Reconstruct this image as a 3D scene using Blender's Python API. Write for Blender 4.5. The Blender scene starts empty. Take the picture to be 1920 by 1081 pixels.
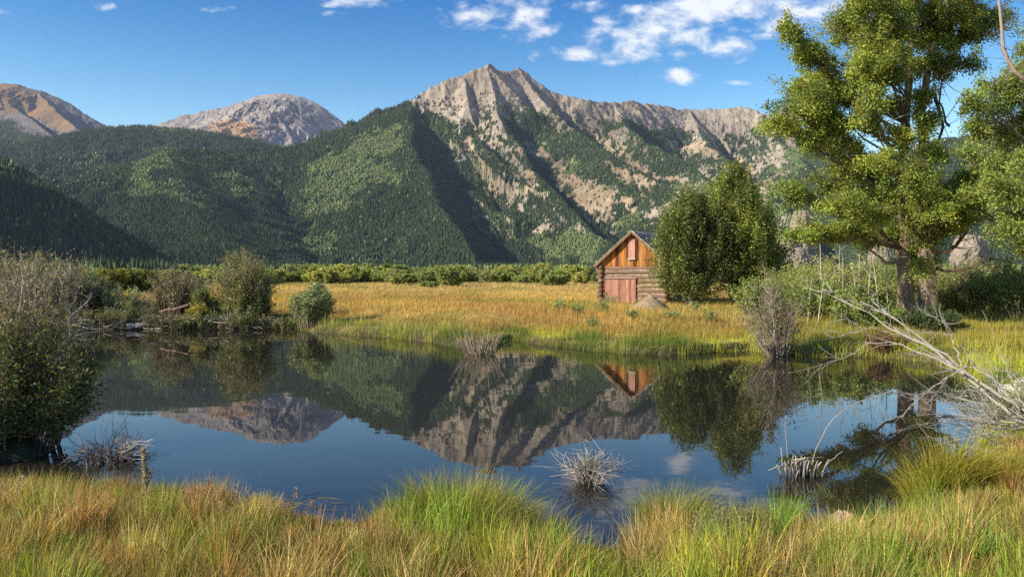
import bpy, math
import numpy as np
from math import radians, sin, cos, pi
rng = np.random.default_rng(7)
scene = bpy.context.scene

# ------------------------------------------------------------------ camera
F = 1500.0          # focal length in pixels of the 1920-wide photograph
H0 = 504.0          # row of the horizon
EYE = 3.0           # camera height above the water
cam_d = bpy.data.cameras.new('camera')
cam = bpy.data.objects.new('camera', cam_d)
scene.collection.objects.link(cam)
cam.location = (0, 0, EYE)
cam.rotation_euler = (radians(90), 0, 0)
cam_d.sensor_width = 36.0
cam_d.lens = 36.0 * F / 1920.0
cam_d.shift_y = -(540.5 - H0) / 1920.0
cam_d.clip_start = 0.1
cam_d.clip_end = 120000.0
scene.camera = cam

# ------------------------------------------------------------------ light
SUN_EL = radians(29.0)
SUN_AZ = math.atan2(-0.93, -0.37)            # compass bearing of the sun, from +Y towards +X
sun_d = bpy.data.lights.new('sun', 'SUN')
sun_d.energy = 5.0
sun_d.angle = radians(0.53)
sun_d.color = (1.0, 0.90, 0.74)
sun = bpy.data.objects.new('sun', sun_d)
scene.collection.objects.link(sun)
sun.rotation_euler = (radians(90) - SUN_EL, 0, -SUN_AZ + pi)
sun.location = (-50, -30, 60)
SUNV = np.array([sin(SUN_AZ) * cos(SUN_EL), cos(SUN_AZ) * cos(SUN_EL), sin(SUN_EL)])

scene.view_settings.view_transform = 'Standard'
scene.view_settings.look = 'None'
scene.view_settings.exposure = 0.68
scene.view_settings.gamma = 1.0
scene.view_settings.use_curve_mapping = False
scene.cycles.max_bounces = 6
scene.cycles.diffuse_bounces = 2
scene.cycles.glossy_bounces = 2
scene.cycles.transmission_bounces = 3
scene.cycles.transparent_max_bounces = 6
scene.cycles.volume_bounces = 0
scene.cycles.caustics_reflective = False
scene.cycles.caustics_refractive = False
scene.cycles.use_denoising = False

world = bpy.data.worlds.new("World")
scene.world = world
world.use_nodes = True
wn, wl = world.node_tree.nodes, world.node_tree.links
wn.clear()

def N(nodes, typ, **kw):
    n = nodes.new(typ)
    for k, v in kw.items():
        if k.startswith('i_'):
            n.inputs[k[2:].replace('_', ' ')].default_value = v
        else:
            setattr(n, k, v)
    return n

def mathn(nodes, links, op, a, b=None, c=None, clamp=False):
    n = nodes.new('ShaderNodeMath'); n.operation = op; n.use_clamp = clamp
    for i, v in enumerate((a, b, c)):
        if v is None: continue
        if isinstance(v, (int, float)): n.inputs[i].default_value = v
        else: links.new(v, n.inputs[i])
    return n.outputs[0]

SKY_STRENGTH = 0.11
def build_world():
    out = N(wn, 'ShaderNodeOutputWorld')
    bg = N(wn, 'ShaderNodeBackground'); bg.inputs['Strength'].default_value = SKY_STRENGTH
    sky = N(wn, 'ShaderNodeTexSky')
    sky.sky_type = 'NISHITA'; sky.sun_disc = False
    sky.sun_elevation = SUN_EL; sky.sun_rotation = SUN_AZ
    sky.altitude = 1500; sky.air_density = 1.0; sky.dust_density = 0.1; sky.ozone_density = 2.5
    hs = N(wn, 'ShaderNodeHueSaturation'); hs.inputs['Saturation'].default_value = 1.3
    hs.inputs['Value'].default_value = 1.18; hs.inputs['Hue'].default_value = 0.482
    wl.new(sky.outputs[0], hs.inputs['Color'])
    tc = N(wn, 'ShaderNodeTexCoord')
    sep = N(wn, 'ShaderNodeSeparateXYZ'); wl.new(tc.outputs['Generated'], sep.inputs[0])
    M = lambda op, a, b=None, c=None, clamp=False: mathn(wn, wl, op, a, b, c, clamp)
    yy = M('MAXIMUM', sep.outputs[1], 0.02)
    u = M('DIVIDE', sep.outputs[0], yy); v = M('DIVIDE', sep.outputs[2], yy)
    cmb = N(wn, 'ShaderNodeCombineXYZ'); wl.new(u, cmb.inputs[0]); wl.new(v, cmb.inputs[1])
    nz = N(wn, 'ShaderNodeTexNoise'); nz.inputs['Scale'].default_value = 26.0
    nz.inputs['Detail'].default_value = 8.0; nz.inputs['Roughness'].default_value = 0.58
    nz.inputs['Distortion'].default_value = 0.25
    mp = N(wn, 'ShaderNodeMapping'); mp.inputs['Scale'].default_value = (0.75, 1.25, 1.0)
    mp.inputs['Rotation'].default_value = (0, 0, radians(-12))
    wl.new(cmb.outputs[0], mp.inputs[0]); wl.new(mp.outputs[0], nz.inputs['Vector'])
    clouds = [(915, 28, 80, 26, 1.0), (985, 38, 52, 32, 1.05), (960, 4, 70, 18, .9), (1110, 96, 85, 15, 1.0),
              (1175, 78, 75, 36, 1.1), (1240, 50, 100, 36, 1.1), (1350, 20, 110, 34, 1.15), (1195, 22, 55, 12, .8),
              (1095, 12, 55, 10, .75), (1490, 28, 62, 32, 1.05), (1560, 8, 90, 26, .9), (1365, 92, 40, 22, .95),
              (1310, 78, 35, 15, .8), (1272, 100, 24, 11, .85), (1277, 144, 36, 14, .85), (1232, 100, 20, 9, .7),
              (672, 4, 65, 11, .85), (632, 26, 22, 6, .6), (405, 17, 34, 6, .5), (196, 12, 18, 8, .55),
              (1375, 157, 30, 5, .5), (1005, 108, 12, 7, .6), (1440, 70, 30, 7, .55), (1700, 60, 90, 26, .7), (30, 20, 50, 8, .4)]
    tot = None
    for (px, py, rx, ry, a) in clouds:
        cu, cv = (px - 960) / F, (H0 - py) / F
        du = M('DIVIDE', M('SUBTRACT', u, cu), rx * 1.5 / F)
        dv = M('DIVIDE', M('SUBTRACT', v, cv), ry * 1.45 / F)
        r2 = M('ADD', M('MULTIPLY', du, du), M('MULTIPLY', dv, dv))
        e = M('MULTIPLY', M('SUBTRACT', 1.0, r2, clamp=True), a)
        tot = e if tot is None else M('MAXIMUM', tot, e)
    dens = M('ADD', tot, M('MULTIPLY', M('SUBTRACT', nz.outputs[0], 0.53), 4.8))
    dens = M('MULTIPLY', dens, M('MULTIPLY', tot, 4.0, clamp=True))
    mr = N(wn, 'ShaderNodeMapRange'); mr.interpolation_type = 'SMOOTHSTEP'
    wl.new(dens, mr.inputs[0])
    mr.inputs[1].default_value = 0.0; mr.inputs[2].default_value = 1.35
    mr.inputs[3].default_value = 0.0; mr.inputs[4].default_value = 0.9
    cc = N(wn, 'ShaderNodeMix'); cc.data_type = 'RGBA'
    cc.inputs[6].default_value = (4.2, 4.8, 5.6, 1); cc.inputs[7].default_value = (6.3, 6.4, 6.5, 1)
    wl.new(mr.outputs[0], cc.inputs[0])
    mx = N(wn, 'ShaderNodeMix'); mx.data_type = 'RGBA'
    # the blue deepens away from the horizon
    gr = N(wn, 'ShaderNodeMapRange'); gr.interpolation_type = 'SMOOTHSTEP'; wl.new(sep.outputs[2], gr.inputs[0]); gr.inputs[1].default_value = .02; gr.inputs[2].default_value = .40
    gc = N(wn, 'ShaderNodeMix'); gc.data_type = 'RGBA'; gc.inputs[6].default_value = (2.3, 1.36, 1.04, 1); gc.inputs[7].default_value = (.03, .44, .78, 1); wl.new(gr.outputs[0], gc.inputs[0])
    gm = N(wn, 'ShaderNodeMix'); gm.data_type = 'RGBA'; gm.blend_type = 'MULTIPLY'; gm.inputs[0].default_value = 1.0
    wl.new(hs.outputs[0], gm.inputs[6]); wl.new(gc.outputs[2], gm.inputs[7])
    wl.new(mr.outputs[0], mx.inputs[0]); wl.new(gm.outputs[2], mx.inputs[6]); wl.new(cc.outputs[2], mx.inputs[7])
    wl.new(mx.outputs[2], bg.inputs[0]); wl.new(bg.outputs[0], out.inputs[0])
build_world()

# ------------------------------------------------------------------ helpers
COL = scene.collection
def at(px, py, d):
    """world point seen at photograph pixel (px, py) at depth d metres"""
    return np.array([(px - 960) / F * d, d, EYE - (py - H0) / F * d])
def onwater(px, py):
    d = EYE * F / (py - H0)
    return (px - 960) / F * d, d

def _h(ix, iy, seed):
    n = (ix.astype(np.int64) * 374761393 + iy.astype(np.int64) * 668265263 + seed * 974634777) & 0xFFFFFFFF
    n = ((n ^ (n >> 13)) * 1274126177) & 0xFFFFFFFF
    n = (n ^ (n >> 16)) & 0xFFFFFF
    return n / float(0xFFFFFF)
def vnoise(x, y, seed=0):
    x = np.asarray(x, float); y = np.asarray(y, float)
    ix = np.floor(x); iy = np.floor(y); fx = x - ix; fy = y - iy
    fx = fx * fx * fx * (fx * (fx * 6 - 15) + 10); fy = fy * fy * fy * (fy * (fy * 6 - 15) + 10)
    a = _h(ix, iy, seed); b = _h(ix + 1, iy, seed); c = _h(ix, iy + 1, seed); d = _h(ix + 1, iy + 1, seed)
    return (a * (1 - fx) + b * fx) * (1 - fy) + (c * (1 - fx) + d * fx) * fy
def fbm(x, y, octs=4, seed=0, gain=0.5, ridged=False):
    s = 0; a = 1.0; t = 0
    for o in range(octs):
        n = vnoise(x, y, seed + o * 17)
        if ridged: n = 1 - np.abs(2 * n - 1)
        s = s + a * n; t += a; a *= gain
        x, y = x * 1.63 + y * 1.17 + 5.2, y * 1.63 - x * 1.17 + 1.7
    return s / t
def sstep(a, b, x):
    t = np.clip((x - a) / (b - a), 0, 1); return t * t * (3 - 2 * t)
def inpoly(x, y, poly):
    p = np.asarray(poly, float); r = np.zeros(x.shape, bool); j = len(p) - 1
    for i in range(len(p)):
        xi, yi = p[i]; xj, yj = p[j]
        if yi != yj:
            c = ((yi > y) != (yj > y)) & (x < (xj - xi) * (y - yi) / (yj - yi) + xi)
            r ^= c
        j = i
    return r
def polydist(x, y, poly, closed=True):
    p = np.asarray(poly, float); best = np.full(x.shape, 1e18)
    n = len(p)
    for i in range(n if closed else n - 1):
        a = p[i]; b = p[(i + 1) % n]; ab = b - a; L = ab @ ab + 1e-12
        t = np.clip(((x - a[0]) * ab[0] + (y - a[1]) * ab[1]) / L, 0, 1)
        best = np.minimum(best, (x - a[0] - t * ab[0]) ** 2 + (y - a[1] - t * ab[1]) ** 2)
    return np.sqrt(best)

class MB:
    """collects vertices, faces, colours and material slots; build() links ONE mesh object"""
    def __init__(s): s.v = []; s.c = []; s.q = []; s.t = []; s.qm = []; s.tm = []; s.n = 0
    def add(s, v, quads=None, tris=None, col=(1, 1, 1), m=0):
        v = np.asarray(v, float).reshape(-1, 3)
        c = np.asarray(col, float)
        if c.ndim == 1: c = np.broadcast_to(c, (len(v), 3))
        s.v.append(v); s.c.append(c)
        if quads is not None and len(quads):
            s.q.append(np.asarray(quads, np.int64).reshape(-1, 4) + s.n); s.qm.append(np.full(len(s.q[-1]), m))
        if tris is not None and len(tris):
            s.t.append(np.asarray(tris, np.int64).reshape(-1, 3) + s.n); s.tm.append(np.full(len(s.t[-1]), m))
        s.n += len(v)
    def mesh(s, name, mats, smooth=False):
        me = bpy.data.meshes.new(name)
        v = np.concatenate(s.v); c = np.concatenate(s.c)
        q = np.concatenate(s.q) if s.q else np.zeros((0, 4), np.int64)
        t = np.concatenate(s.t) if s.t else np.zeros((0, 3), np.int64)
        mi = np.concatenate((s.qm + s.tm) or [np.zeros(0)]).astype(np.int32)
        loops = np.concatenate([q.ravel(), t.ravel()]).astype(np.int32)
        starts = np.concatenate([np.arange(len(q)) * 4, len(q) * 4 + np.arange(len(t)) * 3]).astype(np.int32)
        me.vertices.add(len(v)); me.vertices.foreach_set('co', v.astype(np.float32).ravel())
        me.loops.add(len(loops)); me.loops.foreach_set('vertex_index', loops)
        me.polygons.add(len(starts)); me.polygons.foreach_set('loop_start', starts)
        if not isinstance(mats, (list, tuple)): mats = [mats]
        for m in mats: me.materials.append(m)
        me.polygons.foreach_set('material_index', mi)
        me.polygons.foreach_set('use_smooth', np.full(len(starts), smooth))
        at_ = me.attributes.new('Col', 'FLOAT_COLOR', 'POINT')
        rgba = np.ones((len(v), 4), np.float32); rgba[:, :3] = c
        at_.data.foreach_set('color', rgba.ravel())
        me.update(calc_edges=True); me.validate()
        return me
    def build(s, name, mats, parent=None, smooth=False, loc=None):
        o = bpy.data.objects.new(name, s.mesh(name, mats, smooth)); COL.objects.link(o)
        if parent is not None: o.parent = parent
        if loc is not None: o.location = loc
        return o
    # ---- shapes
    def box(s, c, size, R=None, col=(1, 1, 1), m=0):
        x, y, z = np.asarray(size, float) / 2
        v = np.array([[-x,-y,-z],[x,-y,-z],[x,y,-z],[-x,y,-z],[-x,-y,z],[x,-y,z],[x,y,z],[-x,y,z]])
        if R is not None: v = v @ np.asarray(R).T
        s.add(v + np.asarray(c), [[0,3,2,1],[4,5,6,7],[0,1,5,4],[1,2,6,5],[2,3,7,6],[3,0,4,7]], col=col, m=m)
    def tube(s, pts, rad, n=6, col=(1, 1, 1), m=0, cap=True):
        p = np.asarray(pts, float); k = len(p); r = np.broadcast_to(np.asarray(rad, float), (k,))
        tg = np.gradient(p, axis=0); tg /= np.linalg.norm(tg, axis=1, keepdims=True) + 1e-9
        ref = np.array([0.31, 0.17, 0.93]) if abs(tg.mean(0)[2]) < 0.8 else np.array([0.9, 0.3, 0.1])
        a = np.cross(tg, ref); a /= np.linalg.norm(a, axis=1, keepdims=True) + 1e-9
        b = np.cross(tg, a)
        th = np.arange(n) / n * 2 * pi
        ring = p[:, None] + r[:, None, None] * (np.cos(th)[None, :, None] * a[:, None] + np.sin(th)[None, :, None] * b[:, None])
        i = np.arange(k - 1)[:, None] * n; j = np.arange(n)[None]; jn = (j + 1) % n
        q = np.stack([i + j, i + jn, i + n + jn, i + n + j], -1).reshape(-1, 4)
        c = np.asarray(col, float)
        if c.ndim == 2: c = np.repeat(c, n, 0)
        v = ring.reshape(-1, 3); tr = []
        if cap:
            v = np.concatenate([v, p[:1], p[-1:]])
            if c.ndim == 2: c = np.concatenate([c, c[:1], c[-1:]])
            tr = [[k * n, (x + 1) % n, x] for x in range(n)] + [[k * n + 1, (k - 1) * n + x, (k - 1) * n + (x + 1) % n] for x in range(n)]
        s.add(v, q, tr, c, m)

def leaves(mb, pos, size, rg, col, aspect=2.0, up=0.0, droop=0.0, m=0, colvar=0.25, axis=None):
    """one diamond-shaped leaf (4 vertices) per position, random turn; col (3,) or (n,3)"""
    pos = np.asarray(pos, float); n = len(pos)
    if n == 0: return
    if axis is None:
        a = rg.normal(size=(n, 3)); a[:, 2] = a[:, 2] * (1 - abs(up)) + up - droop
    else:
        a = axis + rg.normal(size=(n, 3)) * 0.35
    a /= np.linalg.norm(a, axis=1, keepdims=True) + 1e-9
    b = np.cross(a, rg.normal(size=(n, 3))); b /= np.linalg.norm(b, axis=1, keepdims=True) + 1e-9
    sz = (size * rg.uniform(0.65, 1.35, n))[:, None]
    w = sz / aspect * 0.5
    v = np.stack([pos, pos + a * sz * .45 + b * w, pos + a * sz, pos + a * sz * .45 - b * w], 1).reshape(-1, 3)
    c = np.asarray(col, float)
    if c.ndim == 1: c = np.broadcast_to(c, (n, 3))
    g = rg.normal(0, colvar, (n, 1)); hshift = rg.normal(0, colvar * .35, (n, 1))
    c = np.clip(c * np.exp(g) * np.exp(hshift * np.array([[1.0, 0, -0.6]])), 0.003, 0.95)
    mb.add(v, np.arange(n * 4).reshape(n, 4), col=np.repeat(c, 4, 0), m=m)

def blades(mb, base, h, w, rg, col, tip=None, lean=0.35, seg=3, wind=(0.10, 0.0), m=0, colvar=0.22, splay=None):
    """grass blades: a curved, tapering strip per base point"""
    n = len(base)
    if n == 0: return
    base = np.asarray(base, float); h = np.broadcast_to(h, (n,)); w = np.broadcast_to(w, (n,))
    if splay is None:
        th = rg.uniform(0, 2 * pi, n); dirv = np.stack([np.cos(th), np.sin(th)], 1)
        L = np.abs(rg.normal(0, lean, n))
    else:
        dirv = splay + rg.normal(0, .45, (n, 2)); dirv /= np.linalg.norm(dirv, axis=1, keepdims=True) + 1e-9
        L = lean * rg.uniform(0.15, 1.5, n)
    dirv = dirv * L[:, None] + np.asarray(wind)
    side = rg.uniform(0, 2 * pi, n); sv = np.stack([np.cos(side), np.sin(side), np.zeros(n)], 1)
    t = np.linspace(0, 1, seg + 1)
    c0 = np.asarray(col, float); c0 = np.broadcast_to(c0, (n, 3)) if c0.ndim == 1 else c0
    c1 = c0 * 1.15 if tip is None else np.asarray(tip, float); c1 = np.broadcast_to(c1, (n, 3)) if c1.ndim == 1 else c1
    g = np.exp(rg.normal(0, colvar, (n, 1))); hs = np.exp(rg.normal(0, colvar * .3, (n, 1)) * np.array([[1.0, 0, -.7]]))
    V = []; C = []
    for k, tt in enumerate(t):
        off = dirv * (tt ** 1.9)[..., None] * h[:, None] if np.ndim(tt) else dirv * tt ** 1.9 * h[:, None]
        z = h * (tt - 0.28 * np.minimum(L, 1.2) * tt ** 3)
        c = np.concatenate([off, z[:, None]], 1) + base
        ww = (w * (1 - tt) ** 0.7 * .5 if k < seg else w * .04)[:, None]
        V += [c - sv * ww, c + sv * ww]
        cc = np.clip((c0 * (1 - tt) + c1 * tt) * g * hs, 0.003, .95); C += [cc, cc]
    V = np.stack(V, 1); C = np.stack(C, 1); m2 = 2 * (seg + 1)
    q = np.array([[2 * k, 2 * k + 1, 2 * k + 3, 2 * k + 2] for k in range(seg)])
    Q = (np.arange(n)[:, None, None] * m2 + q[None]).reshape(-1, 4)
    mb.add(V.reshape(-1, 3), Q, col=C.reshape(-1, 3), m=m)

def tag(o, label=None, cat=None, group=None, kind=None):
    if label: o['label'] = label
    if cat: o['category'] = cat
    if group: o['group'] = group
    if kind: o['kind'] = kind
    return o
def empty(name, loc, label, cat, group=None, rz=0.0, kind=None):
    o = bpy.data.objects.new(name, None); COL.objects.link(o)
    o.location = tuple(float(x) for x in loc); o.rotation_euler = (0, 0, rz); o.empty_display_size = 0.2
    return tag(o, label, cat, group, kind)
def copy_tree(o, parent=None):
    c = o.copy(); COL.objects.link(c)
    if parent is not None: c.parent = parent
    for ch in [x for x in o.children]: copy_tree(ch, c)
    return c

# ------------------------------------------------------------------ materials
def mat_attr(name, rough=0.8, trans=0.0, noise=0.0, nscale=5.0, bump=0.0, bscale=20.0, spec=0.3, tint=(1, 1, 1), bdist=0.02, stretch=None):
    """base colour = per-vertex albedo (attribute Col), with procedural variation, bump and optional translucency"""
    m = bpy.data.materials.new(name); m.use_nodes = True
    n, l = m.node_tree.nodes, m.node_tree.links; n.clear()
    out = N(n, 'ShaderNodeOutputMaterial')
    a = N(n, 'ShaderNodeAttribute'); a.attribute_name = 'Col'
    col = a.outputs['Color']
    tc = N(n, 'ShaderNodeTexCoord'); vec = tc.outputs['Object']
    if stretch is not None:
        mp = N(n, 'ShaderNodeMapping'); mp.inputs['Scale'].default_value = stretch; l.new(vec, mp.inputs[0]); vec = mp.outputs[0]
    if noise > 0:
        nz = N(n, 'ShaderNodeTexNoise'); nz.inputs['Scale'].default_value = nscale; nz.inputs['Detail'].default_value = 6
        nz.inputs['Roughness'].default_value = 0.65
        l.new(vec, nz.inputs['Vector'])
        mr = N(n, 'ShaderNodeMapRange'); l.new(nz.outputs[0], mr.inputs[0])
        mr.inputs[1].default_value = .3; mr.inputs[2].default_value = .7; mr.inputs[3].default_value = 1 - noise; mr.inputs[4].default_value = 1 + noise
        mm = N(n, 'ShaderNodeVectorMath'); mm.operation = 'SCALE'; l.new(col, mm.inputs[0]); l.new(mr.outputs[0], mm.inputs['Scale']); col = mm.outputs[0]
    b = N(n, 'ShaderNodeBsdfPrincipled'); l.new(col, b.inputs['Base Color'])
    b.inputs['Roughness'].default_value = rough; b.inputs['Specular IOR Level'].default_value = spec
    if bump > 0:
        nb = N(n, 'ShaderNodeTexNoise'); nb.inputs['Scale'].default_value = bscale; nb.inputs['Detail'].default_value = 8
        nb.inputs['Roughness'].default_value = .7
        l.new(vec, nb.inputs['Vector'])
        bp = N(n, 'ShaderNodeBump'); bp.inputs['Strength'].default_value = bump; bp.inputs['Distance'].default_value = bdist
        l.new(nb.outputs[0], bp.inputs['Height']); l.new(bp.outputs[0], b.inputs['Normal'])
    sh = b.outputs[0]
    if trans > 0:
        t = N(n, 'ShaderNodeBsdfTranslucent')
        tm = N(n, 'ShaderNodeMix'); tm.data_type = 'RGBA'; tm.blend_type = 'MULTIPLY'; tm.inputs[0].default_value = 1.0
        l.new(col, tm.inputs[6]); tm.inputs[7].default_value = (1.25, 1.2, .5, 1); l.new(tm.outputs[2], t.inputs[0])
        ms = N(n, 'ShaderNodeMixShader'); ms.inputs[0].default_value = trans
        l.new(sh, ms.inputs[1]); l.new(t.outputs[0], ms.inputs[2]); sh = ms.outputs[0]
    l.new(sh, out.inputs[0])
    return m
M_LEAF = mat_attr('leaf', rough=.55, trans=.35, spec=.35)
M_GRASS = mat_attr('grass_blade', rough=.6, trans=.3, spec=.25)
M_BARK = mat_attr('bark', rough=.9, noise=.35, nscale=9, bump=.8, bscale=14, spec=.1, stretch=(1, 1, .22), bdist=.05)
M_TWIG = mat_attr('dead_twig', rough=.85, spec=.15)
M_CONIFER = mat_attr('conifer', rough=.9, spec=.1)
# ------------------------------------------------------------------ mountains
def ridge_field(X, Y, ridges, seed=0):
    """height = highest of the tents hung from 3-D ridge lines; returns height, arc length, distance and side of the winning ridge"""
    Hh = np.full(X.shape, -1e9)
    for k, rd in enumerate(ridges):
        pts = np.array([at(*p) for p in rd['p']]); sl, sr = rd.get('s', (0.6, 0.6)); jag = rd.get('jag', 0.0)
        best = np.full(X.shape, 1e18); bz = np.zeros(X.shape); bt = np.zeros(X.shape); bs = np.zeros(X.shape); arc = 0
        for i in range(len(pts) - 1):
            a, b = pts[i], pts[i + 1]; ab = (b - a)[:2]; L2 = ab @ ab + 1e-9; L = math.sqrt(L2)
            t0 = ((X - a[0]) * ab[0] + (Y - a[1]) * ab[1]) / L2
            if i == 0: over = np.maximum(-t0 * L, 0)
            t = np.clip(t0, 0, 1)
            dx = X - a[0] - t * ab[0]; dy = Y - a[1] - t * ab[1]; d2 = dx * dx + dy * dy
            w = d2 < best
            best = np.where(w, d2, best); bz = np.where(w, a[2] + t * (b[2] - a[2]), bz); bt = np.where(w, arc + t * L, bt)
            bs = np.where(w, np.sign(ab[0] * dy - ab[1] * dx), bs); arc += L
        d = np.sqrt(best); s = np.where(bs > 0, sl, sr)
        rib = rd.get('rib', 0.25); lam = rd.get('lam', 130.0)
        bt = bt + (fbm(X / 170, Y / 170, 3, seed + k) - .5) * lam * 1.3
        wob = (fbm(bt / lam + 0.0012 * d + (bs * 31), d / (lam * 5), 4, seed + k * 7, .55, True) - .55)
        wob2 = fbm(bt / (lam * .25) + (bs * 31), d / (lam * 1.2), 3, seed + 99 + k * 7, .6, True) - .5
        amp = np.minimum(d, 420) * rib
        h = bz - s * d * (1 - 0.10 * np.minimum(d / 1500, 1)) + wob * amp * 1.25 + wob2 * amp * .85
        if jag: h = h + (fbm(bt / 60, d / 60, 4, seed + k, .6, True) - .6) * jag * np.exp(-d / 120)
        h = h - rd.get('cap', 0.6) * over
        Hh = np.maximum(Hh, h)
    return Hh

def to_px(X, Y, Z):
    return 960 + F * X / Y, H0 - F * (Z - EYE) / Y

def range_mesh(px0, px1, d0, d1, nu, nd, ridges, seed, base=-1.5, detail=14.0):
    u = (np.linspace(px0, px1, nu) - 960) / F
    d = d0 * (d1 / d0) ** np.linspace(0, 1, nd)
    U, D = np.meshgrid(u, d); X, Y = U * D, D
    wx = (fbm(X / 260, Y / 260, 3, seed + 5) - .5) * 90; wy = (fbm(X / 260 + 50, Y / 260, 3, seed + 6) - .5) * 90
    Z = ridge_field(X + wx * .8, Y + wy * .8, ridges, seed)
    Z = Z + (fbm(X / 90, Y / 90, 6, seed + 11, .6, True) - .6) * detail * (1 + (1.9 if seed == 3 else .2) * sstep(450, 900, Z))
    if seed == 3: Z = Z + (fbm(X / 34, Y / 34, 4, seed + 15, .6, True) - .6) * 9 * sstep(350, 700, Z)
    Z = np.maximum(Z, base)
    return X, Y, Z

def grid_quads(nd, nu):
    i = np.arange(nd - 1)[:, None] * nu; j = np.arange(nu - 1)[None]
    return np.stack([i + j, i + j + 1, i + nu + j + 1, i + nu + j], -1).reshape(-1, 4)

M_MOUNT = mat_attr('mountain_ground', rough=.95, noise=.28, nscale=.035, bump=.7, bscale=.05, spec=.05, bdist=6.0)

def z2(pts): return [(600 + x * .46875, 80 + y * .46875) for x, y in pts]
# bare rock above the tree line and the pale rock chutes below it (outlines on the slope that faces the valley)
TREELINE = z2([(330, 215), (360, 270), (430, 295), (500, 300), (560, 350), (620, 350), (640, 300), (680, 280), (700, 330), (720, 345), (745, 312),
               (800, 300), (850, 290), (920, 325), (1000, 350), (1050, 380), (1090, 395), (1105, 330), (1160, 308), (1250, 318),
               (1290, 330), (1330, 360), (1400, 350), (1480, 365), (1560, 395), (1640, 400), (1700, 350), (1780, 310), (1900, 400), (2300, 500), (2300, -60),
               (330, -60)])
CHUTES = [z2(p) for p in (
    [(535, 360), (575, 385), (615, 380), (640, 480), (690, 560), (730, 600), (745, 640), (700, 610), (650, 530), (590, 440)],
    [(715, 335), (765, 395), (850, 415), (905, 420), (930, 490), (1000, 530), (1080, 545), (1150, 565), (1210, 590), (1290, 660), (1295, 700),
     (1240, 650), (1190, 640), (1160, 690), (1110, 680), (1135, 755), (1108, 750), (1060, 690), (980, 590), (900, 520), (840, 460), (780, 405)],
    [(1085, 350), (1150, 370), (1200, 430), (1260, 470), (1400, 540), (1450, 560), (1400, 575), (1300, 525), (1200, 475), (1110, 400)],
    [(1120, 480), (1240, 505), (1320, 570), (1370, 630), (1290, 595), (1180, 540)],
    [(775, 505), (850, 515), (850, 590), (925, 650), (860, 645), (800, 560)],
    [(1280, 470), (1310, 480), (1360, 530), (1330, 540)], [(960, 550), (1010, 560), (1060, 640), (1010, 620)],
    [(1600, 420), (1680, 440), (1740, 520), (1790, 610), (1820, 660), (1750, 620), (1680, 520)],
    [(1420, 430), (1530, 380), (1600, 420), (1580, 470), (1500, 440)])]
ASPEN = [z2(p) for p in ([(-40, 480), (60, 470), (180, 490), (290, 500), (310, 560), (200, 600), (80, 640), (-40, 650)],
                         [(120, 400), (260, 340), (340, 330), (330, 420), (240, 470), (150, 470)],
                         [(840, 780), (930, 740), (1040, 730), (1130, 790), (1120, 880), (900, 890)],
                         [(960, 480), (1020, 480), (1040, 530), (960, 540)], [(1420, 560), (1500, 540), (1560, 600), (1480, 640)],
                         [(1800, 380), (1900, 400), (1960, 520), (1820, 500)], [(1150, 680), (1250, 660), (1290, 740), (1180, 760)],
                         [(1700, 560), (1820, 600), (1900, 760), (1760, 700)], [(-60, 650), (200, 640), (100, 690), (-60, 720)])] + [
    [(285, 280), (330, 276), (345, 300), (300, 318), (240, 335), (235, 318)], [(220, 350), (310, 352), (390, 375), (360, 385), (260, 372)],
    [(240, 330), (280, 318), (300, 345), (250, 352)], [(560, 440), (640, 430), (640, 475), (560, 480)], [(380, 330), (470, 340), (500, 372), (420, 360)],
    [(600, 300), (690, 250), (720, 262), (640, 330), (590, 350)]]

def soft_in(px, py, polys, jx, jy):
    r = np.zeros(px.shape, bool)
    for p in polys:
        a = np.asarray(p); x0, y0 = a.min(0) - 30; x1, y1 = a.max(0) + 30
        w = (px > x0) & (px < x1) & (py > y0) & (py < y1)
        if w.any(): r[w] |= inpoly(px[w] + jx[w], py[w] + jy[w], p)
    return r

def rockcol(X, Y, seed, a=(.215, .175, .132), b=(.395, .335, .255), c=(.24, .20, .165)):
    n = fbm(X / 160, Y / 160, 4, seed)[..., None]; n2 = fbm(X / 45, Y / 45, 4, seed + 3, .6, True)[..., None]
    o = np.array(a) * (1 - n) + np.array(b) * n
    return o * (0.62 + .62 * n2) * (1 - .3 * sstep(.5, .75, fbm(X / 400, Y / 400, 3, seed + 8))[..., None]) + 0 * np.array(c)

FOREST_PTS = []     # (xyz, size, kind) collected per range
def plant_forest(X, Y, Z, fden, kind_a, n, seed, hmin, hmax):
    rg = np.random.default_rng(seed)
    nd, nu = X.shape
    i = rg.integers(0, nd - 1, n); j = rg.integers(0, nu - 1, n); fu = rg.random(n); fv = rg.random(n)
    def bil(A): return (A[i, j] * (1 - fu) + A[i, j + 1] * fu) * (1 - fv) + (A[i + 1, j] * (1 - fu) + A[i + 1, j + 1] * fu) * fv
    x, y, z = bil(X), bil(Y), bil(Z)
    keep = (rg.random(n) < bil(fden)) & (z > -10)
    k = rg.random(n) < bil(kind_a)
    hh = rg.uniform(hmin, hmax, n) * (0.75 + .5 * fbm(x / 120, y / 120, 3, seed))
    FOREST_PTS.append((np.stack([x, y, z], 1)[keep], hh[keep], k[keep]))

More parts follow.
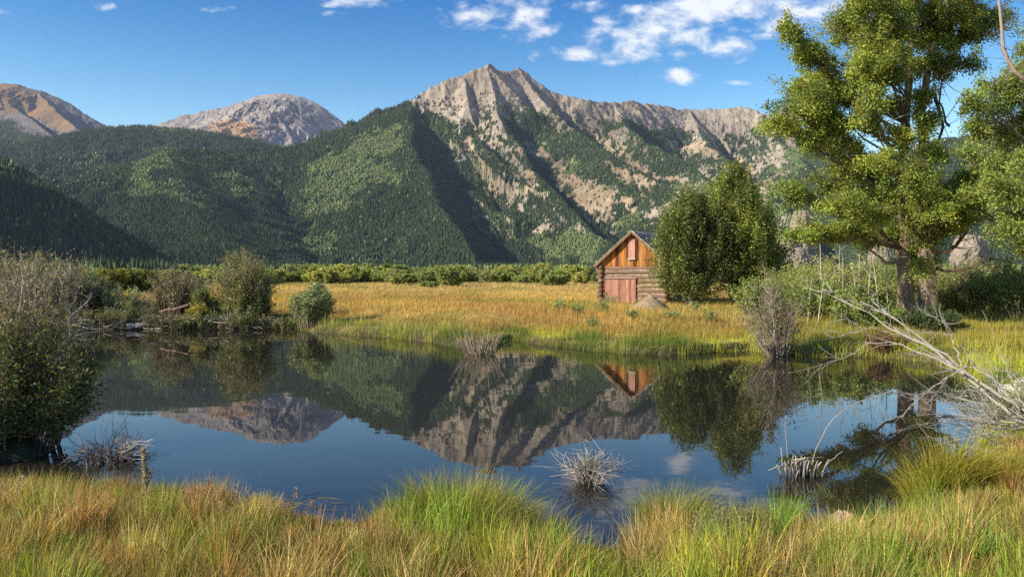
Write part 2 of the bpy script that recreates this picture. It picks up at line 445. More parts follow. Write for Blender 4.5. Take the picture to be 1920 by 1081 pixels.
def mountain(name, label, px0, px1, d0, d1, nu, nd, ridges, seed, zones, ntrees, hts=(13, 24), base=-1.5, detail=14.0):
    X, Y, Z = range_mesh(px0, px1, d0, d1, nu, nd, ridges, seed, base, detail)
    px, py = to_px(X, Y, Z)
    fden, asp, col = zones(X, Y, Z, px, py)
    # what is outside the frame keeps its colour; trees are planted where the slope carries them
    mb = MB(); mb.add(np.stack([X, Y, Z], -1).reshape(-1, 3), grid_quads(nd, nu), col=col.reshape(-1, 3))
    o = mb.build(name, M_MOUNT, smooth=True)
    tag(o, label, 'mountain' if 'mountain' in name else 'hill', kind='structure')
    if ntrees: plant_forest(X, Y, Z, fden, asp, ntrees, seed + 1, *hts)
    return o

SOIL_F = np.array([.062, .082, .034]); SOIL_A = np.array([.12, .14, .06])
def zones_main(X, Y, Z, px, py):
    jx = (fbm(X / 70, Y / 70, 4, 41, .6) - .5) * 60; jy = (fbm(X / 70 + 9, Y / 70, 4, 42, .6) - .5) * 60
    bare = soft_in(px, py, [TREELINE], jx * .6, jy * .9)
    bare &= fbm(X / 55, Y / 55, 4, 77, .6) + (TREEL_ALT(px) - py) / 90 > .30
    ch = soft_in(px, py, CHUTES, jx * .75, jy * .75)
    gz = np.gradient(Z, axis=1) / (np.gradient(X, axis=1) + 1e-6)
    ua, va = px * .62 + py * .78, -px * .78 + py * .62
    broken = .55 * fbm(ua / 55, va / 9, 4, 51, .6) + .45 * fbm(X / 60, Y / 60, 4, 52, .6)
    ch &= broken > .37
    spots = (fbm(X / 110, Y / 110, 5, 57, .65) > .66) & (px > 820) & (px < 1900) & (py < 440)
    steep = sstep(.35, .75, gz) * ((px > 835) & (px < 1480) & (py < 445) & (py > 225))
    streak = fbm(ua / 60, va / 8, 4, 58, .6)
    spots = spots | (steep * (streak + .35 * fbm(X / 200, Y / 200, 3, 59)) > .63)
    rock = bare | ch | spots
    asp = soft_in(px, py, ASPEN, jx * 1.3, jy * 1.3)
    aspf = np.where(asp, .82 + .15 * fbm(X / 80, Y / 80, 3, 63), .04 + .16 * sstep(.5, .7, fbm(X / 200, Y / 200, 4, 64)))
    scrub = .34 * sstep(.42, .62, fbm(X / 70, Y / 70, 4, 68, .6)) * sstep(930, 700, Z) * np.where(px < 1100, 1, .5)
    fd = np.where(rock, np.where(bare, scrub, .06), 1.0)
    col = np.where(asp[..., None], SOIL_A, SOIL_F)
    rc = rockcol(X, Y, 21)
    rc = np.where((ch & ~bare)[..., None], rc * np.array([1.2, 1.12, .93]), rc)
    col = np.where(rock[..., None], rc, col)
    lowmead = (Z < 18)
    col = np.where(lowmead[..., None], np.array([.07, .10, .035]), col)
    return fd * np.where(lowmead, .5, 1.0), aspf, col
def TREEL_ALT(px):
    return np.interp(px, [700, 770, 850, 950, 1060, 1150, 1300, 1450, 1900], [150, 215, 250, 235, 250, 240, 245, 260, 300])

main_ridges = [
    dict(p=[(770, 191, 3830), (735, 205, 3770), (700, 222, 3700), (650, 246, 3620), (600, 266, 3560), (540, 277, 3500),
            (470, 280, 3400), (400, 281, 3250), (345, 281, 3080), (312, 283, 2950), (270, 312, 2850), (205, 345, 2650), (130, 400, 2450), (60, 450, 2300)], s=(.55, .6), rib=.16, lam=190, jag=10, cap=1.2),
    dict(p=[(912, 121, 4000), (885, 131, 3970), (862, 146, 3950), (830, 157, 3900), (800, 168, 3880), (765, 190, 3820)], s=(1.4, .6), rib=.25, lam=90, jag=14),
    dict(p=[(312, 283, 2950), (330, 340, 2650), (360, 400, 2350), (390, 450, 2150)], s=(.36, .42), rib=.12, lam=150),
    dict(p=[(771, 192, 3830), (763, 212, 3520), (766, 262, 3200), (795, 335, 2850), (850, 415, 2520), (898, 490, 2300)], s=(.92, .5), rib=.17, lam=120),
    dict(p=[(912, 121, 4000), (922, 160, 3880), (935, 205, 3700), (952, 250, 3500), (985, 300, 3250), (1030, 350, 2980), (1080, 400, 2740), (1120, 440, 2560), (1155, 486, 2350)], s=(1.1, .95), rib=.2, lam=110, jag=12),
    dict(p=[(868, 150, 3930), (884, 205, 3720), (932, 298, 3500), (985, 356, 3150), (1025, 408, 2880), (1060, 460, 2640)], s=(1.0, .9), rib=.2, lam=90),
    dict(p=[(912, 121, 4000), (935, 136, 4080), (952, 136, 4150), (970, 130, 4200), (990, 141, 4200), (1010, 158, 4190), (1050, 178, 4190), (1100, 188, 4220), (1150, 193, 4350), (1172, 189, 4430),
            (1220, 198, 4650), (1260, 202, 4750), (1300, 206, 4800), (1350, 205, 4800), (1385, 199, 4800), (1420, 208, 4750), (1450, 222, 4650), (1500, 258, 4400), (1580, 288, 4000),
            (1680, 285, 3800), (1770, 262, 3700), (1860, 250, 3600), (2010, 235, 3500), (2200, 260, 3300)], s=(.55, 1.0), rib=.2, lam=120, jag=5),
    dict(p=[(970, 130, 4200), (1003, 170, 4040), (1050, 214, 3800), (1105, 264, 3460), (1170, 312, 3150), (1240, 352, 2900), (1300, 398, 2650), (1345, 445, 2430), (1380, 488, 2280)], s=(1.1, .72), rib=.2, lam=110, jag=8),
    dict(p=[(1150, 193, 4350), (1165, 232, 4050), (1205, 266, 3700), (1290, 312, 3330), (1370, 365, 3000), (1430, 415, 2700), (1470, 465, 2450)], s=(1.0, .7), rib=.22, lam=110),
    dict(p=[(1290, 206, 4800), (1310, 255, 4300), (1370, 310, 3800), (1440, 365, 3300), (1490, 415, 2900), (1530, 465, 2550)], s=(1.0, .7), rib=.22, lam=120),
    dict(p=[(1420, 208, 4750), (1470, 285, 4200), (1550, 345, 3600), (1610, 410, 3000), (1660, 465, 2600)], s=(.9, .7), rib=.2, lam=120),
    dict(p=[(1770, 262, 3700), (1740, 330, 3200), (1720, 400, 2750), (1700, 460, 2400)], s=(.8, .7), rib=.2, lam=120)]
mountain('mountain', 'tall rocky mountain with twin grey summits above dark forest', -120, 2060, 1900, 5200, 1500, 480, main_ridges, 3, zones_main, 600000, (10, 20))

def zones_far(tl, patch):
    def z(X, Y, Z, px, py):
        n = fbm(X / 300, Y / 300, 4, 91)
        line = np.interp(px, tl[0], tl[1]) + (n - .5) * 40
        fd = sstep(-6, 10, py - line)
        rc = rockcol(X, Y, 31, (.25, .215, .18), (.36, .32, .275))
        tan = np.array([.36, .235, .125])
        w = (soft_in(px, py, patch, (n - .5) * 50, (n - .5) * 30))[..., None]
        rc = np.where(w, tan * (.75 + .5 * fbm(X / 120, Y / 120, 3, 17))[..., None], rc)
        return fd, np.full(fd.shape, .04), rc * (1 - fd[..., None]) + SOIL_F * fd[..., None]
    return z
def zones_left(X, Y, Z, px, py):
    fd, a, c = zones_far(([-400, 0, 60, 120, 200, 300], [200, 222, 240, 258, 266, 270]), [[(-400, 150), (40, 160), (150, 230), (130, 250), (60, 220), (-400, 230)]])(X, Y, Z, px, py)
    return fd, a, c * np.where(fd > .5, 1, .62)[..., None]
mountain('mountain', 'distant grey domed mountain with a shadowed cirque', 230, 760, 6300, 9500, 420, 200, [
    dict(p=[(200, 262, 8000), (300, 238, 8000), (345, 230, 8000), (390, 226, 8000), (430, 206, 8000), (455, 192, 8000), (480, 181, 8000), (520, 176, 8000), (560, 180, 8000), (605, 202, 8000), (655, 240, 8000),
            (720, 285, 8000)], s=(.5, .5), rib=.2, lam=200, jag=22),
    dict(p=[(500, 178, 8000), (505, 192, 7750), (512, 202, 7500), (530, 232, 7100), (545, 262, 6800)], s=(1.0, .4), rib=.12, lam=170, jag=6),
    dict(p=[(440, 203, 8000), (430, 225, 7600), (450, 245, 7200), (480, 275, 6800)], s=(.5, .45), rib=.15, lam=200)],
    13, zones_far(([200, 300, 480, 520, 600, 700], [262, 250, 262, 272, 274, 280]), [[(395, 240), (430, 228), (480, 235), (500, 262), (480, 275), (420, 252)]]), 12000, (16, 26))
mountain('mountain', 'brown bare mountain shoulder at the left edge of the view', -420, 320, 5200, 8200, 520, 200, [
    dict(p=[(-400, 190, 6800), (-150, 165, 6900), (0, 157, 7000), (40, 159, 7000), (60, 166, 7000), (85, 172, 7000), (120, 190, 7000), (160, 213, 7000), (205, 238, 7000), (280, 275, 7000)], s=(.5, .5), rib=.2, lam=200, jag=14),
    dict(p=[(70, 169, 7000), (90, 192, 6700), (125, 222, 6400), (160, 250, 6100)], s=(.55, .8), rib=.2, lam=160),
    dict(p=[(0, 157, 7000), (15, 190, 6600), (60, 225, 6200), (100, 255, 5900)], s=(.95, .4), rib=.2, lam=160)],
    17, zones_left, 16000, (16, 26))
def zones_hill(X, Y, Z, px, py):
    n = fbm(X / 260, Y / 260, 4, 71)
    asp = sstep(.55, .72, n) * .5
    col = SOIL_F * (1 - asp[..., None]) + SOIL_A * asp[..., None]
    return np.where(Z < 8, .06, .95), asp, col
mountain('hill', 'long forested hill below the far bare mountains', -420, 720, 3500, 5600, 560, 200, [
    dict(p=[(-400, 270, 4700), (-150, 275, 4700), (0, 265, 4700), (100, 258, 4700), (160, 247, 4700), (205, 240, 4700), (290, 238, 4700), (370, 246, 4700), (450, 262, 4700), (520, 276, 4700), (640, 300, 4700)], s=(.42, .42), rib=.12, lam=220),
    dict(p=[(205, 240, 4700), (150, 280, 4200), (120, 320, 3800)], s=(.4, .4), rib=.12, lam=200),
    dict(p=[(370, 246, 4700), (330, 270, 4300), (290, 300, 3900)], s=(.4, .4), rib=.12, lam=200)],
    23, zones_hill, 95000, (14, 24))
mountain('hill', 'dark shaded wooded hill at the left edge', -900, 330, 800, 2150, 520, 220, [
    dict(p=[(-1000, -330, 1250), (-560, 40, 1420), (-250, 215, 1600), (-60, 290, 1660), (0, 303, 1680), (80, 350, 1640), (140, 384, 1600), (180, 430, 1560), (225, 480, 1500)], s=(.62, .62), rib=.12, lam=110)],  # unseen high end beyond the left frame edge is added to shade this hill
    29, zones_hill, 60000, (11, 20))

# the forest that clothes them: far too many trees to count, one object
def plant_valley():
    rg = np.random.default_rng(77); n = 26000
    d = np.sqrt(rg.uniform(260 ** 2, 2350 ** 2, n)); px = rg.uniform(-60, 1980, n); x = (px - 960) / F * d
    keep = (rg.random(n) < sstep(.38, .6, fbm(x / 90, d / 160, 4, 78)) * np.where(px > 1380, 1.0, sstep(500, 1300, d))); x, d, px = x[keep], d[keep], px[keep]
    k = rg.random(len(x)) < np.where(px > 1380, .7, .62)
    h = np.where(d < 700, rg.uniform(3.5, 7, len(x)), rg.uniform(6, 14, len(x))) * np.where(k, 1, .9)
    FOREST_PTS.append((np.stack([x, d, np.full(len(x), 1.2)], 1), h, k))
plant_valley()
def build_forest():
    P = np.concatenate([p[0] for p in FOREST_PTS]); Hh = np.concatenate([p[1] for p in FOREST_PTS]); K = np.concatenate([p[2] for p in FOREST_PTS])
    px, py = to_px(P[:, 0], P[:, 1], P[:, 2])
    w = (px > -80) & (px < 2000); P, Hh, K = P[w], Hh[w], K[w]
    rg = np.random.default_rng(5); n = len(P)
    mb = MB()
    # spruces: a slim five-sided spire with a flared skirt
    A = P[~K]; h = Hh[~K]; m = len(A)
    th = np.arange(4) / 4 * 2 * pi
    r1 = h * rg.uniform(.17, .25, m); rot = rg.uniform(0, 2 * pi, m)
    ang = rot[:, None] + th[None]
    ring = np.stack([A[:, None, 0] + r1[:, None] * np.cos(ang), A[:, None, 1] + r1[:, None] * np.sin(ang), np.repeat((A[:, 2] - 1.0)[:, None], 4, 1)], -1)
    top = A + np.stack([rg.normal(0, .2, m), rg.normal(0, .2, m), h], 1)
    V = np.concatenate([ring, top[:, None]], 1).reshape(-1, 3)
    T = (np.arange(m)[:, None, None] * 5 + np.array([[k, (k + 1) % 4, 4] for k in range(4)])[None]).reshape(-1, 3)
    g = np.exp(rg.normal(0, .18, (m, 1))) * (.75 + .5 * fbm(A[:, 0] / 150, A[:, 1] / 150, 3, 3))[:, None]
    c = np.clip(np.array([.050, .071, .031]) * g, .004, .3)
    mb.add(V, tris=T, col=np.repeat(c, 5, 0))
    # aspens: a rounded double cone, paler
    A = P[K]; h = Hh[K] * .62; m = len(A)
    r = h * rg.uniform(.28, .4, m); rot = rg.uniform(0, 2 * pi, m); ang = rot[:, None] + th[None]
    def ringz(rr, zz): return np.stack([A[:, None, 0] + rr[:, None] * np.cos(ang), A[:, None, 1] + rr[:, None] * np.sin(ang), np.repeat((A[:, 2] + zz)[:, None], 4, 1)], -1)
    V = np.concatenate([ringz(r * .6, h * .05), ringz(r, h * .5), ringz(r * .6, h * .85), (A + np.stack([h * 0, h * 0, h], 1))[:, None]], 1).reshape(-1, 3)
    base = np.arange(m)[:, None, None] * 13
    Q = (base + np.array([[a * 4 + k, a * 4 + (k + 1) % 4, a * 4 + 4 + (k + 1) % 4, a * 4 + 4 + k] for a in range(2) for k in range(4)])[None]).reshape(-1, 4)
    T = (base + np.array([[8 + k, 8 + (k + 1) % 4, 12] for k in range(4)])[None]).reshape(-1, 3)
    g = np.exp(rg.normal(0, .22, (m, 1)))
    c = np.clip(np.array([.14, .18, .062]) * g, .01, .4)
    mb.add(V, Q, T, col=np.repeat(c, 13, 0))
    o = mb.build('forest', M_CONIFER)
    tag(o, 'far conifer and aspen forest covering the mountain slopes', 'forest', kind='stuff')
build_forest()
# ------------------------------------------------------------------ pond, ground
POND_PX = [(-420, 925), (-120, 930), (0, 935), (150, 945), (300, 952), (450, 965), (560, 988), (650, 1002), (720, 990), (770, 965), (880, 960), (980, 980), (1050, 1025),
           (1110, 1045), (1165, 1040), (1215, 1010), (1300, 995), (1440, 1008), (1560, 1012), (1650, 992), (1710, 965), (1760, 935), (1820, 885),
           (1860, 820), (1870, 760), (1840, 710), (1760, 682), (1680, 673), (1600, 668), (1500, 668), (1440, 664), (1400, 656), (1330, 662), (1250, 665), (1170, 664), (1100, 656), (1000, 645),
           (970, 638), (920, 650), (860, 651), (800, 640), (720, 632), (640, 627), (585, 622), (530, 612), (420, 615), (300, 617), (150, 618), (0, 626), (-260, 640), (-330, 700), (-250, 780), (-30, 806), (70, 826),
           (112, 842), (70, 862), (-40, 880), (-420, 890)]
POND = np.array([onwater(*p) for p in POND_PX])
def pond_sd(x, y):
    d = polydist(x, y, POND); return np.where(inpoly(x, y, POND), -d, d)
def ground_z(x, y, sd=None):
    x = np.asarray(x, float); y = np.asarray(y, float)
    if sd is None: sd = pond_sd(x, y)
    wob = (fbm(x / .9, y / .9, 3, 201) - .5)
    sd2 = sd + wob * .5 * sstep(60, 5, sd)
    near = sstep(20, 8, np.hypot(x, y))
    plat = .78 * (1 - near) + .74 * near
    plat = plat + .55 * sstep(8, 22, x) * sstep(40, 20, y) * .6
    plat = plat + sstep(140, 900, np.hypot(x, y)) * 1.0 + .45 * sstep(4, -6, y)
    rise_w = 3.0 * (1 - near) + 3.6 * near
    up = plat * (0.34 * sstep(0, .35, sd2) + .66 * sstep(.2, rise_w + 3 * (1 - near), sd2))
    up = up + (fbm(x / 3.1, y / 3.1, 4, 211) - .5) * .30 * sstep(.3, 3, sd2) * sstep(70, 30, np.hypot(x, y)) + (fbm(x / 14, y / 14, 3, 213) - .5) * .45 * sstep(2, 12, sd2)
    dn = -.10 - .16 * np.minimum(-sd2, 6)
    return np.where(sd2 > 0, up, dn)

def build_ground():
    def axis(lo, hi, fine_lo, fine_hi, step, g=1.16):
        a = list(np.arange(fine_lo, fine_hi, step)); s = step
        while a[-1] < hi: s *= g; a.append(a[-1] + s)
        s = step
        while a[0] > lo: s *= g; a.insert(0, a[0] - s)
        return np.array(a)
    xs = axis(-10500, 10500, -26, 26, .16); ys = axis(-1500, 10500, 2, 46, .16)
    X, Y = np.meshgrid(xs, ys)
    sd = pond_sd(X, Y); Z = ground_z(X, Y, sd)
    d = np.hypot(X, Y)
    n = fbm(X / 2.2, Y / 2.2, 4, 301); n2 = fbm(X / 17, Y / 17, 4, 302)
    gold = np.array([.42, .31, .11]); olive = np.array([.20, .165, .05]); mud = np.array([.085, .07, .035]); willow = np.array([.17, .18, .06])
    wm = sstep(.35, .62, n * .5 + n2 * .5)[..., None]
    col = gold * wm + olive * (1 - wm)
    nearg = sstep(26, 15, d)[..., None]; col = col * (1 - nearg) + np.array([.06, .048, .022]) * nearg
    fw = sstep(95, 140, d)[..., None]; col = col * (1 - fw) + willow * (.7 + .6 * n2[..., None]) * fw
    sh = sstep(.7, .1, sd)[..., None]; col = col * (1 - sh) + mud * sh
    col = col * (.75 + .5 * n[..., None])
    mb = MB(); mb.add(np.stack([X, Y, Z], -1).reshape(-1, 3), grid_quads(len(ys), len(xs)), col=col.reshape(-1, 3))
    m = mat_attr('meadow_soil', rough=.95, noise=.4, nscale=3.0, bump=.6, bscale=9, spec=.05, bdist=.05)
    tag(mb.build('ground', m, smooth=True), 'flat golden meadow and grassy pond banks', 'ground', kind='structure')
build_ground()

def build_water():
    m = bpy.data.materials.new('pond_water'); m.use_nodes = True
    n, l = m.node_tree.nodes, m.node_tree.links; n.clear()
    out = N(n, 'ShaderNodeOutputMaterial'); b = N(n, 'ShaderNodeBsdfPrincipled')
    b.inputs['Base Color'].default_value = (.021, .019, .014, 1); b.inputs['Roughness'].default_value = .012
    b.inputs['IOR'].default_value = 1.38
    tc = N(n, 'ShaderNodeTexCoord')
    def nz(scale, st, detail, rot):
        mp = N(n, 'ShaderNodeMapping'); mp.inputs['Scale'].default_value = st; mp.inputs['Rotation'].default_value = (0, 0, rot); l.new(tc.outputs['Object'], mp.inputs[0])
        z = N(n, 'ShaderNodeTexNoise'); z.inputs['Scale'].default_value = scale; z.inputs['Detail'].default_value = detail; l.new(mp.outputs[0], z.inputs[0]); return z.outputs[0]
    small = nz(1.5, (.55, 1.5, 1), 2.0, .1); big = nz(.35, (.6, 1.2, 1), 2.0, -.2); patch = nz(.12, (.5, 1.3, 1), 2.0, 0)
    pr = N(n, 'ShaderNodeMapRange'); l.new(patch, pr.inputs[0]); pr.inputs[1].default_value = .42; pr.inputs[2].default_value = .62; pr.inputs[3].default_value = .12; pr.inputs[4].default_value = 1.0
    hsum = mathn(n, l, 'ADD', mathn(n, l, 'MULTIPLY', mathn(n, l, 'MULTIPLY', small, .35), pr.outputs[0]), mathn(n, l, 'MULTIPLY', big, 1.0))
    bp = N(n, 'ShaderNodeBump'); bp.inputs['Strength'].default_value = 1.0; bp.inputs['Distance'].default_value = .0045
    l.new(hsum, bp.inputs['Height']); l.new(bp.outputs[0], b.inputs['Normal'])
    l.new(b.outputs[0], out.inputs[0])
    mb = MB()
    x0, y0 = POND.min(0) - 1; x1, y1 = POND.max(0) + 1
    mb.add([[x0, y0, 0], [x1, y0, 0], [x1, y1, 0], [x0, y1, 0]], [[0, 1, 2, 3]])
    tag(mb.build('water', m), 'still dark pond mirroring the mountain', 'water', kind='structure')
build_water()
# ------------------------------------------------------------------ the log cabin
def gz(x, y): return float(ground_z(np.array([x]), np.array([y]))[0])
def mat_wood(name, grain=(14, 14, 1.2), var=.45, bump=.5):
    return mat_attr(name, rough=.85, noise=var, nscale=1.0, bump=bump, bscale=2.2, spec=.15, stretch=grain, bdist=.02)
M_PLANK = mat_wood('weathered_plank'); M_LOGX = mat_wood('weathered_log', (1.0, 9, 9)); M_LOGY = mat_wood('weathered_log_side', (9, 1.0, 9))
M_PAINT = mat_wood('faded_red_paint', (9, 9, 1.6), .35); M_SHAKE = mat_attr('roof_shake', rough=.9, noise=.4, nscale=4, bump=.6, bscale=10, spec=.1)
M_CHINK = mat_attr('chinking', rough=.9, noise=.3, nscale=6, bump=.4, bscale=12, spec=.1)
def build_cabin():
    rg = np.random.default_rng(11)
    base = at(1187, 566, 52.0)
    root = empty('log_cabin', (base[0], base[1], .80), 'small old log cabin with a plank gable and boarded faded red door', 'cabin', rz=radians(-28.6))
    hw, L, hwall, hap = 2.23, 7.0, 2.4, 4.66
    LOGC = np.array([.20, .125, .075]); nlog = 8; dz = hwall / nlog
    tube_n = 8
    # front log wall: door opening from -2.02 to .22, up to 1.58 m
    def log_row(mb, a, b, axis, off, z, r, ext0, ext1):
        p = np.linspace(a - ext0, b + ext1, 7); q = np.zeros((7, 3))
        q[:, axis] = p; q[:, 1 - axis] = off + rg.normal(0, .012, 7); q[:, 2] = z + rg.normal(0, .010, 7)
        c = LOGC * np.exp(rg.normal(0, .25)) * np.array([1, 1 + rg.normal(0, .05), 1 + rg.normal(0, .1)])
        mb.tube(q, r * (1 + rg.normal(0, .05, 7)), tube_n, col=c, m=0)
    mb = MB(); r = dz * .50
    for k in range(nlog):
        z = dz * (k + .5)
        e = .25 + rg.uniform(0, .15)
        if z < 1.58:
            log_row(mb, .24, hw, 0, .14, z, r, 0, e); log_row(mb, -hw, -2.04, 0, .14, z, r, e * .8, 0)
        else: log_row(mb, -hw, hw, 0, .14, z, r, e, e)
    mb.build('log_wall', M_LOGX, root, smooth=True)
    for k in range(1, nlog):                    # pale daubing packed between the courses
        z = dz * k
        chink = MB(); a, b = (.24, hw) if z < 1.5 else (-hw, hw); m = int((b - a) / .16)
        P = np.stack([np.linspace(a, b, m), .075 + rg.uniform(-.012, .012, m), z + rg.uniform(-.012, .012, m)], 1)
        chink.tube(P, .052 * rg.uniform(.45, 1.2, m), 6, col=np.array([.50, .43, .33]) * rg.uniform(.6, 1.15, (m, 1)))
        chink.build('chinking', M_CHINK, root)
    for s in (-1, 1):
        mb = MB()
        for k in range(nlog):
            z = dz * (k + .5) + .07; e = .22 + rg.uniform(0, .16)
            log_row(mb, 0, L, 1, s * (hw - .02), z, r * .95, e * .75, e)
        mb.build('log_wall', M_LOGY, root, smooth=True)
    mb = MB()
    for k in range(nlog): log_row(mb, -hw, hw, 0, L - .1, dz * (k + .5), r, .2, .2)
    mb.build('log_wall', M_LOGX, root, smooth=True)
    # plank gables
    def gable(y, thick, seed):
        g = np.random.default_rng(seed); mb = MB(); x = -2.42
        zroof = lambda x: hap - .06 - abs(x) * (hap - 2.5) / 2.5
        while x < 2.42:
            w = min(g.uniform(.15, .26), 2.42 - x); x1 = x + w - .008
            t = g.uniform(0, .014); zb = hwall - .03 + g.uniform(-.05, .02)
            za, zc = max(zroof(x), zb + .02), max(zroof(x1), zb + .02)
            c = np.array([.38, .155, .042]) * np.exp(g.normal(0, .28)) * np.array([1, 1 + g.normal(0, .08), 1])
            if g.random() < .2: c = np.array([.10, .05, .022])
            if g.random() < .15: c = np.array([.40, .20, .07])
            xs = [x, 0.0, x1] if x < 0 < x1 else [x, x1]
            zs = [za, hap - .06, zc] if len(xs) == 3 else [za, zc]
            n = len(xs); f = y - t
            v = [(a, f, zb) for a in xs] + [(a, f, z) for a, z in zip(xs, zs)] + [(a, f + thick, zb) for a in xs] + [(a, f + thick, z) for a, z in zip(xs, zs)]
            q = []
            for i in range(n - 1):
                q += [[i, i + 1, n + i + 1, n + i], [2 * n + i + 1, 2 * n + i, 3 * n + i, 3 * n + i + 1], [n + i, n + i + 1, 3 * n + i + 1, 3 * n + i], [i + 1, i, 2 * n + i, 2 * n + i + 1]]
            q += [[0, n, 3 * n, 2 * n], [n - 1, 3 * n - 1, 4 * n - 1, 2 * n - 1]]
            mb.add(v, q, col=c); x += w
        return mb
    gable(.02, .05, 3).build('gable_wall', M_PLANK, root)
    gable(L, .05, 4).build('gable_wall', M_PLANK, root)
    # boarded door with a frame
    PINK = np.array([.28, .14, .10])
    mb = MB(); x = -1.98
    while x < .14:
        w = min(rg.uniform(.16, .22), .16 - x); c = PINK * np.exp(rg.normal(0, .24))
        if rg.random() < .2: c = np.array([.30, .17, .13])
        mb.box((x + w / 2, .0 - rg.uniform(0, .01), .76), (w - .006, .04, 1.50), col=c); x += w
    door = mb.build('door', M_PAINT, root)
    mb = MB()
    for xx in (-2.0, .18): mb.box((xx, -.03, .79), (.075, .07, 1.58), col=PINK * .8)
    mb.box((-.91, -.03, 1.605), (2.27, .07, .06), col=(.42, .30, .22))
    mb.build('door_frame', M_PAINT, root)
    # boarded loft window with a white sill
    mb = MB()
    for i in range(3): mb.box((-.24 + i * .155, -.035 - .004 * (i % 2), 3.50), (.15, .03, 1.26), col=np.array([.46, .235, .175]) * rg.uniform(.85, 1.1))
    sh = mb.build('shutter', M_PAINT, root)
    mb = MB(); mb.box((-.09, -.07, 2.835), (.56, .12, .045), col=(.62, .58, .52)); mb.build('sill', M_CHINK, sh)
    mb = MB()
    for xx, w in ((-.385, .13), (.275, .09)): mb.box((xx, -.032, 3.47), (w, .03, 1.34), col=(.085, .045, .022))
    mb.build('shutter_frame', M_PLANK, root)
    # roof: two slopes of split shakes, rake boards
    sl = math.atan2(hap - 2.5, 2.5); W = 2.62 / cos(sl)
    for s in (-1, 1):
        mb = MB(); g = np.random.default_rng(20 + s); nrow = 14
        Y0, Y1 = -.34, L + .3
        for k in range(nrow):
            u0 = W * k / nrow; u1 = W * (k + 1.25) / nrow; y = Y0
            while y < Y1:
                w = min(g.uniform(.14, .3), Y1 - y)
                c = np.array([.50, .40, .30]) * np.exp(g.normal(0, .25))
                lift = .012 + g.uniform(0, .014)
                def P(u, yy, h): return (s * (u * cos(sl) + h * sin(sl)), yy, hap + .045 - u * sin(sl) + h * cos(sl))
                uu = u1 + g.uniform(-.02, .03); a, b = y, y + w - .006
                v = [P(u0, a, 0), P(u0, b, 0), P(uu, b, lift), P(uu, a, lift), P(u0, a, -.03), P(u0, b, -.03), P(uu, b, lift - .03), P(uu, a, lift - .03)]
                q = [[0, 1, 2, 3], [7, 6, 5, 4], [3, 2, 6, 7], [0, 3, 7, 4], [1, 5, 6, 2]]
                if s < 0: q = [x[::-1] for x in q]
                mb.add(v, q, col=c); y += w
        mb.build('roof', M_SHAKE, root)
        for yy in (-.30, L + .25):
            mb = MB(); R = np.array([[s * cos(sl), 0, s * sin(sl)], [0, 1, 0], [-sin(sl), 0, cos(sl)]])
            mb.box((s * 1.30, yy, hap - .075 - 1.30 * math.tan(sl)), (W - .02, .035, .13), R, col=(.20, .13, .08))
            mb.build('rake_board', M_PLANK, root)
    return root
build_cabin()

def build_dirt_mound():
    rg = np.random.default_rng(4); c = at(1217, 585, 41.5); n = 40; k = 14
    z0 = gz(c[0], c[1]) - .1
    r = np.linspace(0, 1, k); th = np.arange(n) / n * 2 * pi
    R, T = np.meshgrid(r, th, indexing='ij')
    x = R * np.cos(T) * 1.30; y = R * np.sin(T) * 1.2
    h = .86 * (1 - R ** 1.25) ** 1.05 * (1 + .12 * np.cos(T - .6)) + (fbm(x * 2 + 5, y * 2, 4, 5) - .5) * .22 * (1 - R)
    v = np.stack([c[0] + x, c[1] + y, z0 + np.maximum(h, 0)], -1).reshape(-1, 3)
    q = [[a * n + b, a * n + (b + 1) % n, (a + 1) * n + (b + 1) % n, (a + 1) * n + b] for a in range(k - 1) for b in range(n)]
    mb = MB(); mb.add(v, q, col=np.array([.30, .225, .135]))
    for i in range(160):
        p = v[rg.integers(0, len(v))]; s = rg.uniform(.015, .05); mb.box(p, (s, s, s), col=np.array([.32, .26, .18]) * rg.uniform(.6, 1.2))
    m = mat_attr('dirt', rough=.95, noise=.35, nscale=6, bump=.7, bscale=18, spec=.05)
    tag(mb.build('dirt_mound', m, smooth=True), 'low mound of bare tan dirt in front of the cabin', 'dirt mound')
build_dirt_mound()
# ------------------------------------------------------------------ trees and shrubs
def bez(a, b, c, n):
    t = np.linspace(0, 1, n)[:, None]; return (1 - t) ** 2 * a + 2 * t * (1 - t) * b + t * t * c
BARK = np.array([.225, .17, .12])

